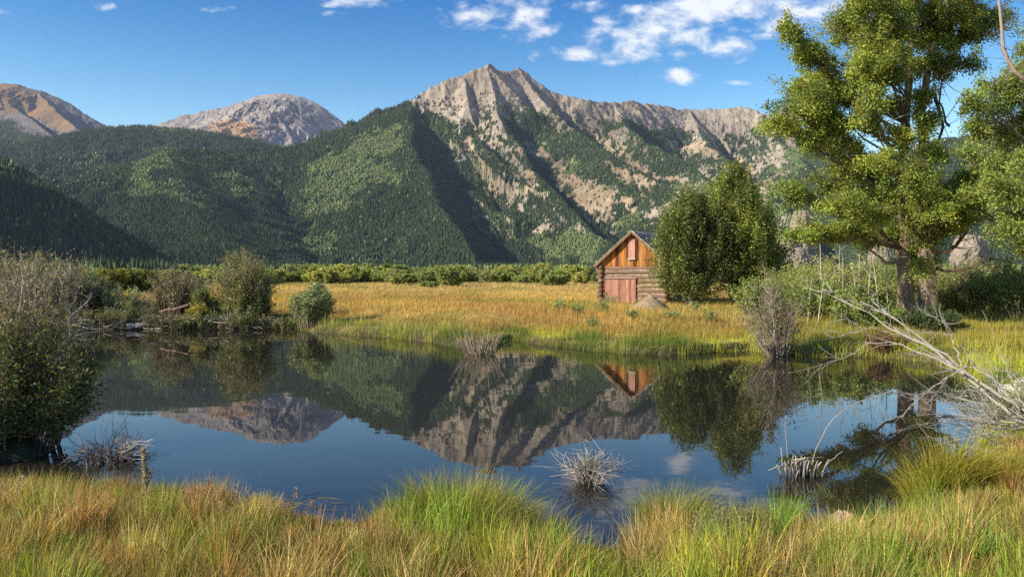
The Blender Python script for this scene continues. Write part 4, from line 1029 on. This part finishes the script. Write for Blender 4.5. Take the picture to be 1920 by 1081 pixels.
# ------------------------------------------------------------------ dead wood, rocks
def polytube(mb, P, r0, r1, rg, col, jit=.02, n=12, sides=5):
    P = np.asarray(P, float); t = np.linspace(0, 1, n); s = np.concatenate([[0], np.cumsum(np.linalg.norm(np.diff(P, axis=0), axis=1))]); s /= s[-1]
    Q = np.stack([np.interp(t, s, P[:, i]) for i in range(3)], 1)
    Q[1:-1] = (Q[:-2] + 2 * Q[1:-1] + Q[2:]) / 4
    Q[1:] += rg.normal(0, jit, (n - 1, 3)); mb.tube(Q, np.linspace(r0, r1, n), sides, col=col); return Q
def fallen_tree():
    rg = np.random.default_rng(61)
    root_p = at(1925, 815, 12.6)
    root = empty('fallen_tree', (root_p[0], root_p[1], gz(root_p[0], root_p[1])), 'grey bare fallen tree fanning its branches out over the right end of the pond', 'fallen tree')
    loc = np.array(root.location)
    def w(pts, d0, d1): return [at(px, py, d0 + (d1 - d0) * i / (len(pts) - 1)) - loc for i, (px, py) in enumerate(pts)]
    sc = 360 / 1145
    def q(pts): return [(1560 + x * sc, 560 + y * sc) for x, y in pts]
    GREY = np.array([.36, .325, .28])
    main = [(q([(1300, 760), (1140, 650), (1000, 570), (880, 500), (790, 440), (700, 340), (560, 260), (420, 150), (310, 85), (170, 15)]), 12.2, 14.6, .050),
            (q([(1280, 800), (1130, 735), (1000, 630), (870, 520), (740, 420), (640, 330), (530, 250), (400, 210), (270, 125), (70, 0), (-60, -60)]), 12.3, 14.9, .045),
            (q([(790, 440), (650, 370), (520, 320), (430, 275), (340, 258), (210, 265)]), 13.0, 14.2, .026),
            (q([(800, 405), (700, 460), (560, 560), (460, 640), (410, 710)]), 12.9, 12.6, .022),
            (q([(770, 380), (740, 320), (715, 230), (690, 150), (550, 75)]), 13.1, 13.3, .024),
            (q([(700, 215), (640, 200), (575, 195)]), 13.2, 13.3, .012), (q([(210, 265), (150, 315), (80, 350), (0, 375), (-60, 395)]), 14.2, 14.6, .014),
            (q([(540, 250), (380, 215), (240, 165), (150, 200), (0, 230)]), 14.1, 14.8, .016), (q([(200, 180), (80, 120), (0, 130)]), 14.5, 14.8, .012),
            (q([(1140, 650), (1030, 600), (900, 550), (760, 550), (600, 560), (420, 570)]), 12.3, 12.3, .018),
            (q([(1140, 740), (980, 690), (800, 640), (640, 605), (470, 595), (410, 570)]), 12.2, 12.1, .02), (q([(1140, 760), (980, 740), (760, 730), (600, 670), (470, 650)]), 12.2, 11.9, .018),
            (q([(1145, 890), (1000, 860), (850, 810), (720, 740), (600, 660)]), 12.0, 11.7, .018), (q([(900, 770), (760, 740), (560, 735), (480, 750), (400, 785)]), 12.1, 11.8, .014),
            (q([(1000, 820), (820, 830), (700, 825), (560, 828), (480, 828)]), 12.1, 11.9, .012), (q([(1145, 640), (1080, 520), (1050, 430), (1020, 330)]), 12.2, 12.8, .016),
            (q([(1145, 560), (1100, 480), (1070, 420), (1010, 430), (900, 370)]), 12.3, 12.9, .014), (q([(1010, 590), (1000, 540), (990, 505)]), 12.3, 12.4, .028),
            (q([(1120, 660), (960, 470), (850, 410), (780, 395)]), 12.5, 13.3, .028)]
    for pts, d0, d1, r in main:
        mb = MB(); Q = polytube(mb, w(pts, d0, d1), r * .58, r * .17, rg, GREY * rg.uniform(.8, 1.1), .012, 20, 6)
        for i in range(int(4 + len(pts) * 1.1)):
            s0 = Q[rg.integers(5, 20)]; dv = (Q[-1] - Q[0]); dv /= np.linalg.norm(dv)
            e = s0 + dv * rg.uniform(.1, .5) + rg.normal(0, .16, 3)
            mb.tube(bez(s0, (s0 + e) / 2 + rg.normal(0, .05, 3), e, 6), np.linspace(r * .3, .0025, 6), 4, col=GREY * rg.uniform(.6, 1.1), cap=False)
        mb.build('branch', M_TWIG, root)
    mb = MB()
    for i in range(100):     # brush at the butt of the tree
        a = at(rg.uniform(1850, 1960), rg.uniform(750, 850), rg.uniform(12.0, 13.4)); e = a + np.array([-rg.uniform(.1, .9), rg.normal(0, .3), rg.normal(.0, .28)])
        mb.tube(bez(a - loc, (a + e) / 2 - loc + rg.normal(0, .07, 3), e - loc, 6), np.linspace(.007, .0025, 6), 3, col=GREY * rg.uniform(.5, 1.2), cap=False)
    mb.build('brushwood', M_TWIG, root)
fallen_tree()

def twig_clump(name, label, px, py, h, w, rg, col, n, flat=.5, ntw=5, z=0.0, r=.008, tips=None, cat='dead bush'):
    x, y = onwater(px, py); root = empty(name, (x, y, z), label, cat); mb = MB()
    for i in range(n):
        th = rg.uniform(0, 2 * pi); el = abs(rg.normal(flat, .35)); L = rg.uniform(.5, 1.0)
        e = np.array([cos(th) * cos(el) * w / 2 * L, sin(th) * cos(el) * w / 2 * L, max(.03, sin(el) * h * L)])
        p0 = np.array([cos(th), sin(th), 0]) * w * .17 * rg.random() + np.array([0, 0, -.08])
        S = bez(p0, e * .5 + np.array([0, 0, .12 * h]) + rg.normal(0, .09 * w, 3), e, 7); S[:, 2] = np.maximum(S[:, 2], -.08)
        c = np.array(col) * np.exp(rg.normal(0, .25))
        mb.tube(S, np.linspace(r, r * .35, 7), 4, col=c, cap=False)
        for j in range(ntw):
            a = S[rg.integers(2, 7)]; L2 = w * rg.uniform(.05, .16); dv = (e / (np.linalg.norm(e) + 1e-6)) + rg.normal(0, .9, 3); b = a + dv * L2; b[2] = max(b[2], .01)
            mb.tube(bez(a, (a + b) / 2 + rg.normal(0, .15 * L2, 3), b, 4), np.linspace(r * .5, r * .25, 4), 3, col=c * rg.uniform(.8, 1.3), cap=False)
    mb.build('branch', M_TWIG, root)
    return root
def water_wood():
    rg = np.random.default_rng(71)
    o = twig_clump('dead_bush', 'pale dead bush rising from the near water with a green grass tuft in it', 1103, 902, .58, 1.12, rg, (.40, .35, .29), 66, .62, 7, r=.007)
    mb = MB(); n = 130; b = np.stack([rg.normal(0, .055, n), rg.normal(0, .055, n), np.full(n, -.02)], 1)
    blades(mb, b, rg.uniform(.25, .5, n), .008, rg, (.16, .20, .05), (.28, .27, .08), lean=.25); mb.build('grass_tuft', M_GRASS, o)
    o = twig_clump('dead_bush', 'dark low dead bush lying in the water beside the big left willow', 205, 862, .5, 1.2, rg, (.25, .205, .17), 95, .35, 6)
    mb = MB()
    for i in range(26):
        e = np.array([rg.uniform(.3, .72), rg.normal(0, .2), rg.uniform(.05, .34)]); s0 = np.array([.12, 0, .12])
        mb.tube(bez(s0, (s0 + e) / 2 + rg.normal(0, .06, 3), e, 7), np.linspace(.008, .003, 7), 4, col=np.array([.62, .58, .53]) * rg.uniform(.8, 1.1), cap=False)  # right-hand twigs near white: their lit look is put into the colour
    mb.build('lit_white_branch', M_TWIG, o)
    # reedy bush far out in the water
    x, y = onwater(900, 664); o = empty('dead_bush', (x, y, 0), 'upright straw coloured dead bush far out by the opposite bank', 'dead bush'); mb = MB()
    for i in range(120):
        th = rg.uniform(0, 2 * pi); rr = math.sqrt(rg.random()); h = rg.uniform(.35, .85) if i > 6 else rg.uniform(1.3, 2.0)
        a = np.array([cos(th) * rr * .45, sin(th) * rr * .4, -.08]); e = np.array([a[0] * 1.75 + rg.normal(0, .06), a[1] * 1.75, h * (1 - .2 * rr)])
        mb.tube(bez(a, (a + e) / 2 + rg.normal(0, .05, 3), e, 6), np.linspace(.012, .005, 6), 4, col=np.array([.33, .26, .18]) * np.exp(rg.normal(0, .25)), cap=False)
    for i in range(26):
        s = rg.choice([-1, 1]); a = np.array([s * .3 + rg.normal(0, .1), rg.normal(0, .2), 0]); e = a + np.array([s * rg.uniform(.2, .7), rg.normal(0, .2), rg.uniform(.4, 1.1)])
        mb.tube(bez(a, (a + e) / 2 + rg.normal(0, .08, 3), e, 6), np.linspace(.011, .005, 6), 4, col=np.array([.36, .29, .21]) * rg.uniform(.7, 1.1), cap=False)
    mb.build('stalk', M_TWIG, o)
    # old stump cluster
    x, y = onwater(1500, 893); o = empty('stump', (x, y, 0), 'cluster of bleached broken stubs and sticks standing in the right side of the pond', 'stump'); loc = np.array([x, y, 0]); mb = MB()
    for i in range(30):
        px = rg.normal(0, .15); py_ = rg.normal(0, .10); h = rg.uniform(.10, .30); e = np.array([px * 1.25 + rg.normal(0, .03), py_ * 1.2, h])
        c1 = np.array([.47, .40, .33]) * rg.uniform(.7, 1.15); cc = np.array([c1 * .12, c1 * .14, c1 * .5, c1, c1])
        mb.tube(bez(np.array([px, py_, -.1]), np.array([px, py_, h / 2]), e, 5), np.linspace(.016, .008, 5) * rg.uniform(.5, 1.3), 5, col=cc)
    mb.build('stub', M_TWIG, o)
    st = MB()
    for pts, r in (([(1480, 875), (1476, 840), (1472, 800), (1473, 778)], .011), ([(1517, 880), (1530, 840), (1550, 800), (1572, 772), (1610, 752), (1678, 731)], .012), ([(1440, 881), (1462, 874), (1480, 868), (1500, 862)], .013), ([(1488, 862), (1510, 858), (1545, 856)], .014),
                   ([(1535, 893), (1548, 875), (1552, 866), (1580, 845)], .010), ([(1535, 895), (1555, 880), (1558, 881)], .012), ([(1467, 870), (1466, 850), (1464, 838)], .016), ([(1512, 890), (1524, 872), (1526, 858)], .018)):
        P = [at(a, b, y + rg.normal(0, .03)) - loc for a, b in pts]; polytube(st, P, r * .62, r * .3, rg, np.array([.42, .37, .31]) * rg.uniform(.85, 1.1), .004, 12)
    st.build('stick', M_TWIG, o)
    # driftwood on the far left bank
    labs = ['long bleached log lying flat along the far left water edge', 'grey driftwood stick lying across the left bank brush', 'slanting reddish driftwood pole on the bank under the brown willow', 'thin pole sloping down to the water under the big olive willow', 'short pale log at the waterline of the left far bank', 'white stick leaning into the water under the big olive willow']
    for i, (p0, p1, r, c) in enumerate([((238, 611), (302, 608), .13, (.44, .39, .33)), ((140, 602), (195, 596), .07, (.40, .36, .31)), ((300, 584), (354, 571), .07, (.36, .22, .15)), ((330, 610), (366, 596), .045, (.36, .30, .23)), ((150, 612), (180, 613), .07, (.46, .41, .35)), ((415, 592), (430, 610), .05, (.50, .44, .37))]):
        d = 39.5; a = at(*p0, d + rg.normal(0, .2)); b = at(*p1, d + rg.normal(0, .3)); mb = MB(); loc = (a + b) / 2
        polytube(mb, [a - loc, (a + b) / 2 - loc + rg.normal(0, .03, 3), b - loc], r, r * .6, rg, c, .012, 10, 8)
        o = mb.build('driftwood_log', M_BARK); o.location = loc; tag(o, labs[i], 'driftwood')
    mb = MB()
    for i in range(330):
        px = rg.uniform(100, 345) if i < 240 else rg.uniform(380, 500); a = at(px, rg.uniform(592, 616), 39.9 + rg.normal(0, .3)); e = a + np.array([rg.normal(0, .5), rg.normal(0, .3), rg.normal(0, .14)])
        a[2] = max(a[2], gz(a[0], a[1]) + .03, .03); e[2] = max(e[2], gz(e[0], e[1]) + .02, .02)
        mb.tube(bez(a, (a + e) / 2 + rg.normal(0, .05, 3), e, 4), np.linspace(.022, .012, 4) * rg.uniform(.5, 1.2), 4, col=np.array([.36, .30, .245]) * np.exp(rg.normal(0, .4)), cap=False)
    tag(mb.build('driftwood_litter', M_TWIG), 'tangle of small bleached sticks along the left far bank', 'driftwood', kind='stuff')
water_wood()

def rock(name, label, loc, size, rg, col, seed, group=None, squash=.6):
    n, k = 28, 18; th = np.arange(n) / n * 2 * pi; ph = np.linspace(0, pi, k); T, Pp = np.meshgrid(th, ph)
    d = np.stack([np.cos(T) * np.sin(Pp), np.sin(T) * np.sin(Pp), np.cos(Pp)], -1)
    r = 1 + (fbm(d[..., 0] * 1.6 + seed * 3, d[..., 1] * 1.6 + d[..., 2] * 2.1, 4, seed, .6, True) - .6) * .8
    r = r * .5 + .5 * np.round(r * 5) / 5
    v = (d * r[..., None] * np.array(size)).reshape(-1, 3); v[:, 2] *= 1
    q = [[a * n + b, (a + 1) * n + b, (a + 1) * n + (b + 1) % n, a * n + (b + 1) % n] for a in range(k - 1) for b in range(n)]
    mb = MB(); mb.add(v, q, col=np.array(col)); o = mb.build(name, M_STONE, smooth=False); o.location = loc; tag(o, label, 'rock', group); return o
M_STONE = mat_attr('stone', rough=.9, noise=.3, nscale=3, bump=.6, bscale=9, spec=.15)
M_CLIFF = mat_attr('cliff_stone', rough=.95, noise=.35, nscale=.09, bump=.8, bscale=.18, spec=.05, bdist=3.0)
def rocks():
    rg = np.random.default_rng(81)
    x, y = onwater(1580, 985); rock('stone', 'single tan stone at the near right water edge', (x, y, .05), (.16, .13, .11), rg, (.36, .27, .18), 3)
    p = at(1905, 700, 17.0); rock('stone', 'larger flat pale stone at the right edge above the fallen tree', (p[0], p[1], gz(p[0], p[1]) + .1), (.36, .3, .2), rg, (.48, .45, .40), 5)
    p = at(1918, 683, 17.4); rock('stone', 'small pale stone resting behind the larger flat one at the right edge', (p[0], p[1], gz(p[0], p[1]) + .22), (.17, .16, .14), rg, (.48, .45, .40), 6)
    p = at(102, 912, 10.6); rock('stone', 'dark brown stone at the left water edge below the willow', (p[0], p[1], .04), (.22, .16, .13), rg, (.075, .05, .035), 8)
    # pale crags at the foot of the slope behind the trees
    for i, (px, py, d, w, h, lb) in enumerate([(1502, 408, 640, 9, 13, 'pale crag seen between the low dark tree and the big cottonwood, upper one'), (1478, 456, 600, 10, 14, 'pale crag seen just right of the low dark tree, lower one'), (1497, 474, 560, 7, 8, 'small pale crag at the foot of the lower crag'), (1650, 468, 620, 8, 7, 'pale crag seen below the cottonwood crown left of the trunks'),
                                               (1815, 446, 640, 11, 6, 'long pale crag seen right of the cottonwood trunks')]):
        n = 44; k = 30; th = np.arange(n) / n * 2 * pi; t = np.linspace(0, 1, k); T, Z = np.meshgrid(th, t)
        z0 = 0.0; top = EYE - (py - h / d * F * .5 - H0) / F * d; H = top
        c = at(px, py, d); r = (1 - .5 * Z ** 3.5) * (1 + .6 * (fbm(np.cos(T) * 2.2 + i * 7, np.sin(T) * 2.2 + Z * 2.6, 5, 90 + i, .6, True) - .55))
        lev = fbm(Z * 9 + i, T * .5, 3, 3 + i) * .12; r = r + lev
        V = np.stack([c[0] + w * r * np.cos(T), d + w * r * np.sin(T), H * Z * (1 + .0 * r)], -1)
        V[-1, :, 2] = H; V[-1, :, 0] = c[0]; V[-1, :, 1] = d
        q = [[a * n + b, a * n + (b + 1) % n, (a + 1) * n + (b + 1) % n, (a + 1) * n + b] for a in range(k - 1) for b in range(n)]
        loc = np.array([c[0], d, 0.0]); mb = MB(); mb.add(V.reshape(-1, 3) - loc, q, col=np.array([.31, .26, .205]))
        o = mb.build('rock_outcrop', M_CLIFF); o.location = loc; tag(o, lb, 'crag')
rocks()
# ------------------------------------------------------------------ grass
def scatter_px(n, px0, px1, d0, d1, rg, pw=1.0):
    """random ground points, evenly spread over the ground between two depths"""
    d = np.sqrt(rg.uniform(d0 ** 2, d1 ** 2, n)) if pw == 1.0 else d0 * (d1 / d0) ** rg.random(n)
    return (rg.uniform(px0, px1, n) - 960) / F * d, d
def grass_col(x, y):
    """green / gold patches"""
    n = fbm(x / .9, y / .9, 4, 401); n2 = fbm(x / 3.5, y / 3.5, 3, 405)
    g = sstep(.40, .60, .55 * n + .45 * n2)[:, None]
    gold = np.array([.38, .29, .10]); green = np.array([.19, .22, .042]); red = np.array([.34, .20, .09])
    c = gold * (1 - g) + green * g
    leftish = sstep(1.0, -2.5, x)[:, None]
    c = c * (1 - .35 * leftish * (1 - g)) + red * .35 * leftish * (1 - g)
    rightish = sstep(2.0, 4.0, x)[:, None]
    return c * (1 + .3 * rightish * np.array([1.05, 1.0, .6]))
def grasses():
    rg = np.random.default_rng(91)
    # near bank: short matted fill, then many uneven tufts, tall ones and arching ones
    HX = ([-960, 0, 440, 530, 600, 690, 735, 800, 960, 1015, 1060, 1165, 1195, 1340, 1480, 1560, 1600, 1690, 1730, 2300], [1, 1, 1, .6, .38, .38, .95, 1.1, 1.1, .7, .32, .32, 1.05, 1, .95, .7, .5, .55, 1, 1])
    def hmul(x, y):
        m = np.interp(960 + F * x / y, *HX); return m + (1 - m) * sstep(7.2, 6.0, y)
    def tone(x, y, rgg):
        c = grass_col(x, y); return c
    mb = MB()
    x, y = scatter_px(290000, -750, 3000, 4.2, 16, rg, 2.0); sd = pond_sd(x, y)
    patch = fbm(x / .55, y / .55, 3, 411)
    k = (sd > .02) & (y < 15.5) & (rg.random(len(x)) < sstep(.20, .52, patch) * .8 + .2) & ~((x < -6) & (y > 11))
    x, y, sd, patch = x[k], y[k], sd[k], patch[k]; n = len(x); z = ground_z(x, y, sd)
    h = np.clip(rg.gamma(5, .036, n) * (.6 + .6 * patch), .04, .42) * hmul(x, y)
    c = grass_col(x, y) * .95; blades(mb, np.stack([x, y, z - .02], 1), h, rg.uniform(.005, .011, n) * (y / 8) ** .5, rg, c, c * np.array([1.3, 1.2, 1.1]), lean=.5, wind=(.04, .02), seg=3, colvar=.36)
    nt = 1900; tx, ty = scatter_px(nt, -700, 2900, 4.4, 13.5, rg, 2.0); sd = pond_sd(tx, ty); k = (sd > .08) & ~((tx < -6) & (ty > 11)) & (rg.random(nt) < .25 + .9 * fbm(tx / 1.2, ty / 1.2, 3, 417)); tx, ty = tx[k], ty[k]
    for q in range(len(tx)):
        m = int(rg.integers(60, 260)); w = rg.uniform(.08, .24); off = rg.normal(0, 1, (m, 2)); bx, by = tx[q] + off[:, 0] * w * .5, ty[q] + off[:, 1] * w * .5
        sdq = pond_sd(bx, by); kk = sdq > -.05; bx, by, off, m = bx[kk], by[kk], off[kk], int(kk.sum())
        if not m: continue
        bz = ground_z(bx, by, np.maximum(sdq[kk], .01)); hh = rg.uniform(.24, .62) * float(hmul(tx[q], ty[q])) * (.72 + .28 * float(sstep(9.5, 7, ty[q])))
        r = rg.random(); px = 960 + F * tx[q] / ty[q]; green = .34 + .36 * sstep(600, 800, px)
        if r < green: c = np.array([.185, .27, .035]) * np.exp(rg.normal(0, .25)) * np.array([np.exp(rg.normal(.05, .2)), 1, 1])
        elif r < green + .2: c = np.array([.42, .32, .12]) * np.exp(rg.normal(0, .2))
        elif r < green + .32 + .16 * float(sstep(900, 500, px)): c = np.array([.36, .225, .085]) * np.exp(rg.normal(0, .2))
        else: c = np.array([.32, .30, .10]) * np.exp(rg.normal(0, .2))
        blades(mb, np.stack([bx, by, bz - .03], 1), hh * rg.uniform(.4, 1.1, m), rg.uniform(.005, .012, m), rg, c * .85 * np.where(rg.random((m, 1)) < .12, np.array([[1.8, 1.6, 2.4]]), 1), c * np.array([1.3, 1.2, 1.1]), splay=off * .7, lean=rg.uniform(.15, .55), wind=(.04, 0), seg=4, colvar=.36)
    tag(mb.build('grass', M_GRASS), 'long mixed green and golden grass on the near bank', 'grass', kind='stuff')
    # tall seed stalks, some with reddish plumes
    mb = MB(); m = 3400; x, y = scatter_px(m, -100, 2000, 5, 12, rg, 2.0); sd = pond_sd(x, y); k = (sd > .05) & ~((x < -6) & (y > 11)); x, y, sd = x[k], y[k], sd[k]; n = len(x); z = ground_z(x, y, sd)
    h = rg.uniform(.3, .62, n) * (.65 + .35 * sstep(9.5, 6.5, y)) * (.3 + .7 * hmul(x, y)); c = np.array([.42, .33, .16]) * np.exp(rg.normal(0, .2, (n, 1)))
    blades(mb, np.stack([x, y, z], 1), h, .0045, rg, c, c, lean=.2, wind=(.1, 0))
    tag(mb.build('seed_stalks', M_GRASS), 'thin straw coloured seed stalks standing above the near grass', 'grass', kind='stuff')
    # reddish flowering spikes on the left
    lab = {0: 'cluster of reddish flowering spikes beside the mullein stalk', 1: 'tallest cluster of pinkish red spikes on the near bank', 2: 'small reddish spikes at the water edge left of the tussock', 3: 'pale pinkish plumes at the left edge of the near bank'}
    for i, (px, py, d, w, nst) in enumerate([(290, 925, 8.6, .24, 22), (370, 908, 8.5, .26, 34), (490, 940, 8.3, .45, 22), (8, 900, 8.6, .2, 26)]):
        x0 = (px - 960) / F * d; z0 = gz(x0, d); root = empty('flower_spikes', (x0, d, z0), lab[i], 'wildflower'); st = MB(); pl = MB(); top = EYE - (py - H0) / F * d - z0
        for j in range(nst):
            a = np.array([rg.normal(0, w * .6), rg.normal(0, w * .5), 0]); h = top * rg.uniform(.6, 1.12); e = a + np.array([rg.normal(0, .05), rg.normal(0, .05), h])
            S = bez(a, (a + e) / 2, e, 5); st.tube(S, np.linspace(.004, .002, 5), 3, col=(.24, .17, .08), cap=False)
            m = 46; t = rg.uniform(.62, 1.0, m)[:, None]; leaves(pl, a * (1 - t) + e * t + rg.normal(0, .014, (m, 3)), .022, rg, np.array([.46, .26, .18]) if i != 3 else np.array([.50, .37, .27]), up=.6)
        st.build('stem', M_GRASS, root); pl.build('plume', M_GRASS, root)
    # tussocks
    T = [(870, 1000, 7.9, 1.7, .74, 3000, (.20, .235, .04), 'big round grass tussock at the water edge left of the pale dead bush'), (1262, 1000, 8.2, 1.0, .62, 1700, (.19, .235, .04), 'green drooping tussock right of the pale dead bush'), (1765, 955, 10.0, 1.2, .85, 2000, (.25, .265, .035), 'large bright yellow green tussock at the right end of the near bank'),
         (1880, 940, 9.8, 1.0, .6, 1600, (.27, .26, .04), 'yellowish tussock at the right edge under the fallen tree'), (1000, 1010, 7.6, .8, .55, 1200, (.20, .20, .06), 'greyish green tussock between the big round one and the open water gap'), (1440, 1010, 8.0, .8, .45, 1000, (.18, .20, .04), 'spiky grass tuft behind the sagebrush')]
    for (px, py, d, w, h, nb, c, lb) in T:
        x0 = (px - 960) / F * d; z0 = max(gz(x0, d), .05); mb = MB(); th = rg.uniform(0, 2 * pi, nb); rr = np.sqrt(rg.random(nb)); off = np.stack([np.cos(th), np.sin(th)], 1) * rr[:, None]
        b = np.concatenate([off * w * .32, np.full((nb, 1), -.06)], 1); b[:, 2] += ground_z(x0 + b[:, 0], d + b[:, 1]) - z0
        blades(mb, b, h * rg.uniform(.35, 1.15, nb) * (1.08 - .25 * rr), rg.uniform(.005, .012, nb), rg, np.array(c) * .8 * np.where(rg.random((nb, 1)) < .25, np.array([[1.7, 1.25, 1.6]]), 1), np.array(c) * np.array([1.35, 1.2, 1]) * np.where(rg.random((nb, 1)) < .25, np.array([[1.4, 1.15, 1.8]]), 1), splay=off, lean=.62, wind=(.05, 0), seg=4)
        o = mb.build('grass_tussock', M_GRASS); o.location = (x0, d, z0); tag(o, lb, 'grass tussock')
    # reed tuft in the water
    x0, d = onwater(1645, 985); mb = MB(); nb = 130; off = rg.normal(0, .11, (nb, 2)); b = np.concatenate([off, np.full((nb, 1), -.05)], 1)
    blades(mb, b, rg.uniform(.22, .44, nb), .012, rg, (.15, .22, .07), (.22, .29, .10), splay=off * 4, lean=.3); o = mb.build('reed_tuft', M_GRASS); o.location = (x0, d, 0); tag(o, 'small upright green reed tuft in the water by the tan stone', 'reeds')
    # weeds floating in the shallows
    mb = MB()
    for i in range(48):
        x0, d = onwater(rg.normal(590, 80) if i < 34 else rg.uniform(300, 1500), rg.normal(945, 14)); a = rg.normal(.1, .4); L = rg.uniform(.05, .32); c = np.array([x0, d, .006]); v = np.array([cos(a), sin(a), 0]) * L
        mb.tube(bez(c, c + v * .5 + np.array([0, rg.normal(0, .03), .004]), c + v, 5), .0022, 4, col=np.array([.30, .28, .10]) * rg.uniform(.3, 1.3), cap=False)
    tag(mb.build('floating_weed', M_GRASS), 'thin weed stems floating in the near shallows', 'water weed', kind='stuff')
    # mullein stalk
    x0 = (272 - 960) / F * 8.7; z0 = gz(x0, 8.7); root = empty('mullein_stalk', (x0, 8.7, z0), 'tall dry tan mullein seed stalk on the left near bank', 'dry stalk'); mb = MB(); H = EYE - (838 - H0) / F * 8.7 - z0
    S = bez(np.array([.03, 0, 0]), np.array([0, 0, H / 2]), np.array([-.02, 0, H]), 12); mb.tube(S, np.linspace(.016, .012, 12), 6, col=(.36, .27, .14)); mb.build('stem', M_TWIG, root)
    sp = MB(); m = 1500; t = rg.uniform(.42, 1, m)[:, None]; th = rg.uniform(0, 2 * pi, m); r = rg.uniform(.012, .034, m) * (1.15 - .55 * t[:, 0])
    leaves(sp, S[0] * (1 - t) + S[-1] * t + np.stack([np.cos(th) * r, np.sin(th) * r, 0 * r], 1), .017, rg, (.52, .41, .22), aspect=1.4)
    for a_, e in ((.5, (.07, 0, .66)), (.45, (.05, .02, .60))):
        p0 = S[0] * (1 - a_) + S[-1] * a_; p1 = np.array([e[0], e[1], H * e[2]]); m = 160; t = rg.random(m)[:, None]; leaves(sp, p0 * (1 - t) + p1 * t + rg.normal(0, .013, (m, 3)), .017, rg, (.52, .41, .22), aspect=1.4)
    sp.build('seed_head', M_TWIG, root)
    # far and right bank grass at the water edge
    mb = MB(); x, y = scatter_px(760000, 60, 3100, 12, 46, rg, 2.0); sd = pond_sd(x, y); k = (sd > -.12) & ((sd < 3.4) | (x > 6.5)) & (y > np.where(x > 6.5, 13, 17)) & (y < np.where(sd < 3.4, 99, 36)); x, y, sd = x[k], y[k], sd[k]
    patch = fbm(x / 1.1, y / 1.1, 4, 421); k = rg.random(len(x)) < sstep(.25, .5, patch) * .85 + .15; k &= ~((960 + F * x / y < 520) & (rg.random(len(x)) < .6)); x, y, sd, patch = x[k], y[k], sd[k], patch[k]
    n = len(x); z = ground_z(x, y, np.maximum(sd, .01)); z = np.where(sd < 0, -.03, z)
    h = rg.gamma(5, .05, n) * (1.3 - .25 * np.clip(sd, 0, 3)) * (.5 + 1.0 * sstep(.3, .7, fbm(x / 1.4, y / 1.4, 3, 427))) * np.where(x > 8, 1.0, .95)
    px = 960 + F * x / y; gg = fbm(x / 1.6, y / 1.6, 3, 423)
    bright = np.array([.42, .46, .055]); dark = np.array([.14, .20, .035]); gold = np.array([.30, .20, .055]); silver = np.array([.21, .23, .12])
    w = sstep(.34, .54, gg)[:, None]; h = np.where(px < 520, h * .5, h); c = dark * (1 - w) + bright * w
    sw = (sstep(900, 780, px) * sstep(.2, .5, fbm(x / .7, y / .7, 3, 425)))[:, None]; c = c * (1 - .7 * sw) + silver * .7 * sw
    gw = (sstep(.9, 2.6, sd + (patch - .5) * 1.5) * np.where(px > 1480, .55, .9))[:, None]; c = c * (1 - gw) + gold * gw
    blades(mb, np.stack([x, y, z - .02], 1), h, rg.uniform(.010, .022, n) * (y / 30), rg, c, c * np.array([1.25, 1.15, 1.05]), lean=.3, seg=2, wind=(.06, 0))
    tag(mb.build('bank_grass', M_GRASS), 'lush green sedge fringe along the far and right water edge', 'grass', kind='stuff')
    # meadow
    mb = MB(); x, y = scatter_px(420000, -80, 2020, 30, 125, rg, 2.0); sd = pond_sd(x, y)
    patch = fbm(x / 2.5, y / 5.0, 4, 431); k = (sd > 1.2) & (rg.random(len(x)) < .35 + .8 * patch); x, y, sd, patch = x[k], y[k], sd[k], patch[k]
    base = np.array([at(1187, 566, 52)[0], 52.0]); th = radians(-28.6); lx = (x - base[0]) * cos(th) + (y - base[1]) * sin(th); ly = -(x - base[0]) * sin(th) + (y - base[1]) * cos(th)
    k = ~((np.abs(lx) < 2.3) & (ly > 0) & (ly < 7)) & ~((np.hypot(x - at(1217, 585, 41.5)[0], y - 41.5) < 1.15)); x, y, sd, patch = x[k], y[k], sd[k], patch[k]
    n = len(x); z = ground_z(x, y, sd); px = 960 + F * x / y
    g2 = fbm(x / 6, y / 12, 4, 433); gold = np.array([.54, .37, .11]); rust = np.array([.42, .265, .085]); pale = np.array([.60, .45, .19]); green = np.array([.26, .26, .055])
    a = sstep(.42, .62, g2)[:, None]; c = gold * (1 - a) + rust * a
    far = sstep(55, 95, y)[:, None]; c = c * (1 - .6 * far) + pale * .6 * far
    gr = (sstep(.55, .7, fbm(x / 4, y / 6, 4, 437)) * .75 + sstep(1130, 1250, px) * sstep(60, 45, y) * .45 + sstep(1440, 1520, px) * .5)[:, None]; gr = np.clip(gr, 0, .95); c = c * (1 - gr) + green * gr
    h = rg.gamma(8, .032, n) * (.6 + .7 * patch)
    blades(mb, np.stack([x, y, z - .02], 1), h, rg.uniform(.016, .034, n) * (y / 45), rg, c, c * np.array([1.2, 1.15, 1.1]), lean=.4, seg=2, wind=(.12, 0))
    tag(mb.build('meadow_grass', M_GRASS), 'golden dry grass of the wide meadow beyond the pond', 'grass', kind='stuff')
grasses()
# ------------------------------------------------------------------ the valley air
def build_haze():
    m = bpy.data.materials.new('haze_air'); m.use_nodes = True
    n, l = m.node_tree.nodes, m.node_tree.links; n.clear()
    out = N(n, 'ShaderNodeOutputMaterial'); v = N(n, 'ShaderNodeVolumePrincipled')
    v.inputs['Color'].default_value = (.55, .72, 1.0, 1); v.inputs['Density'].default_value = 2.3e-5; v.inputs['Anisotropy'].default_value = .1
    l.new(v.outputs[0], out.inputs['Volume'])
    mb = MB(); mb.box((0, 5500, 924), (25400, 16000, 1853))
    tag(mb.build('haze', m), 'thin blue valley haze', 'haze', kind='stuff')
build_haze()
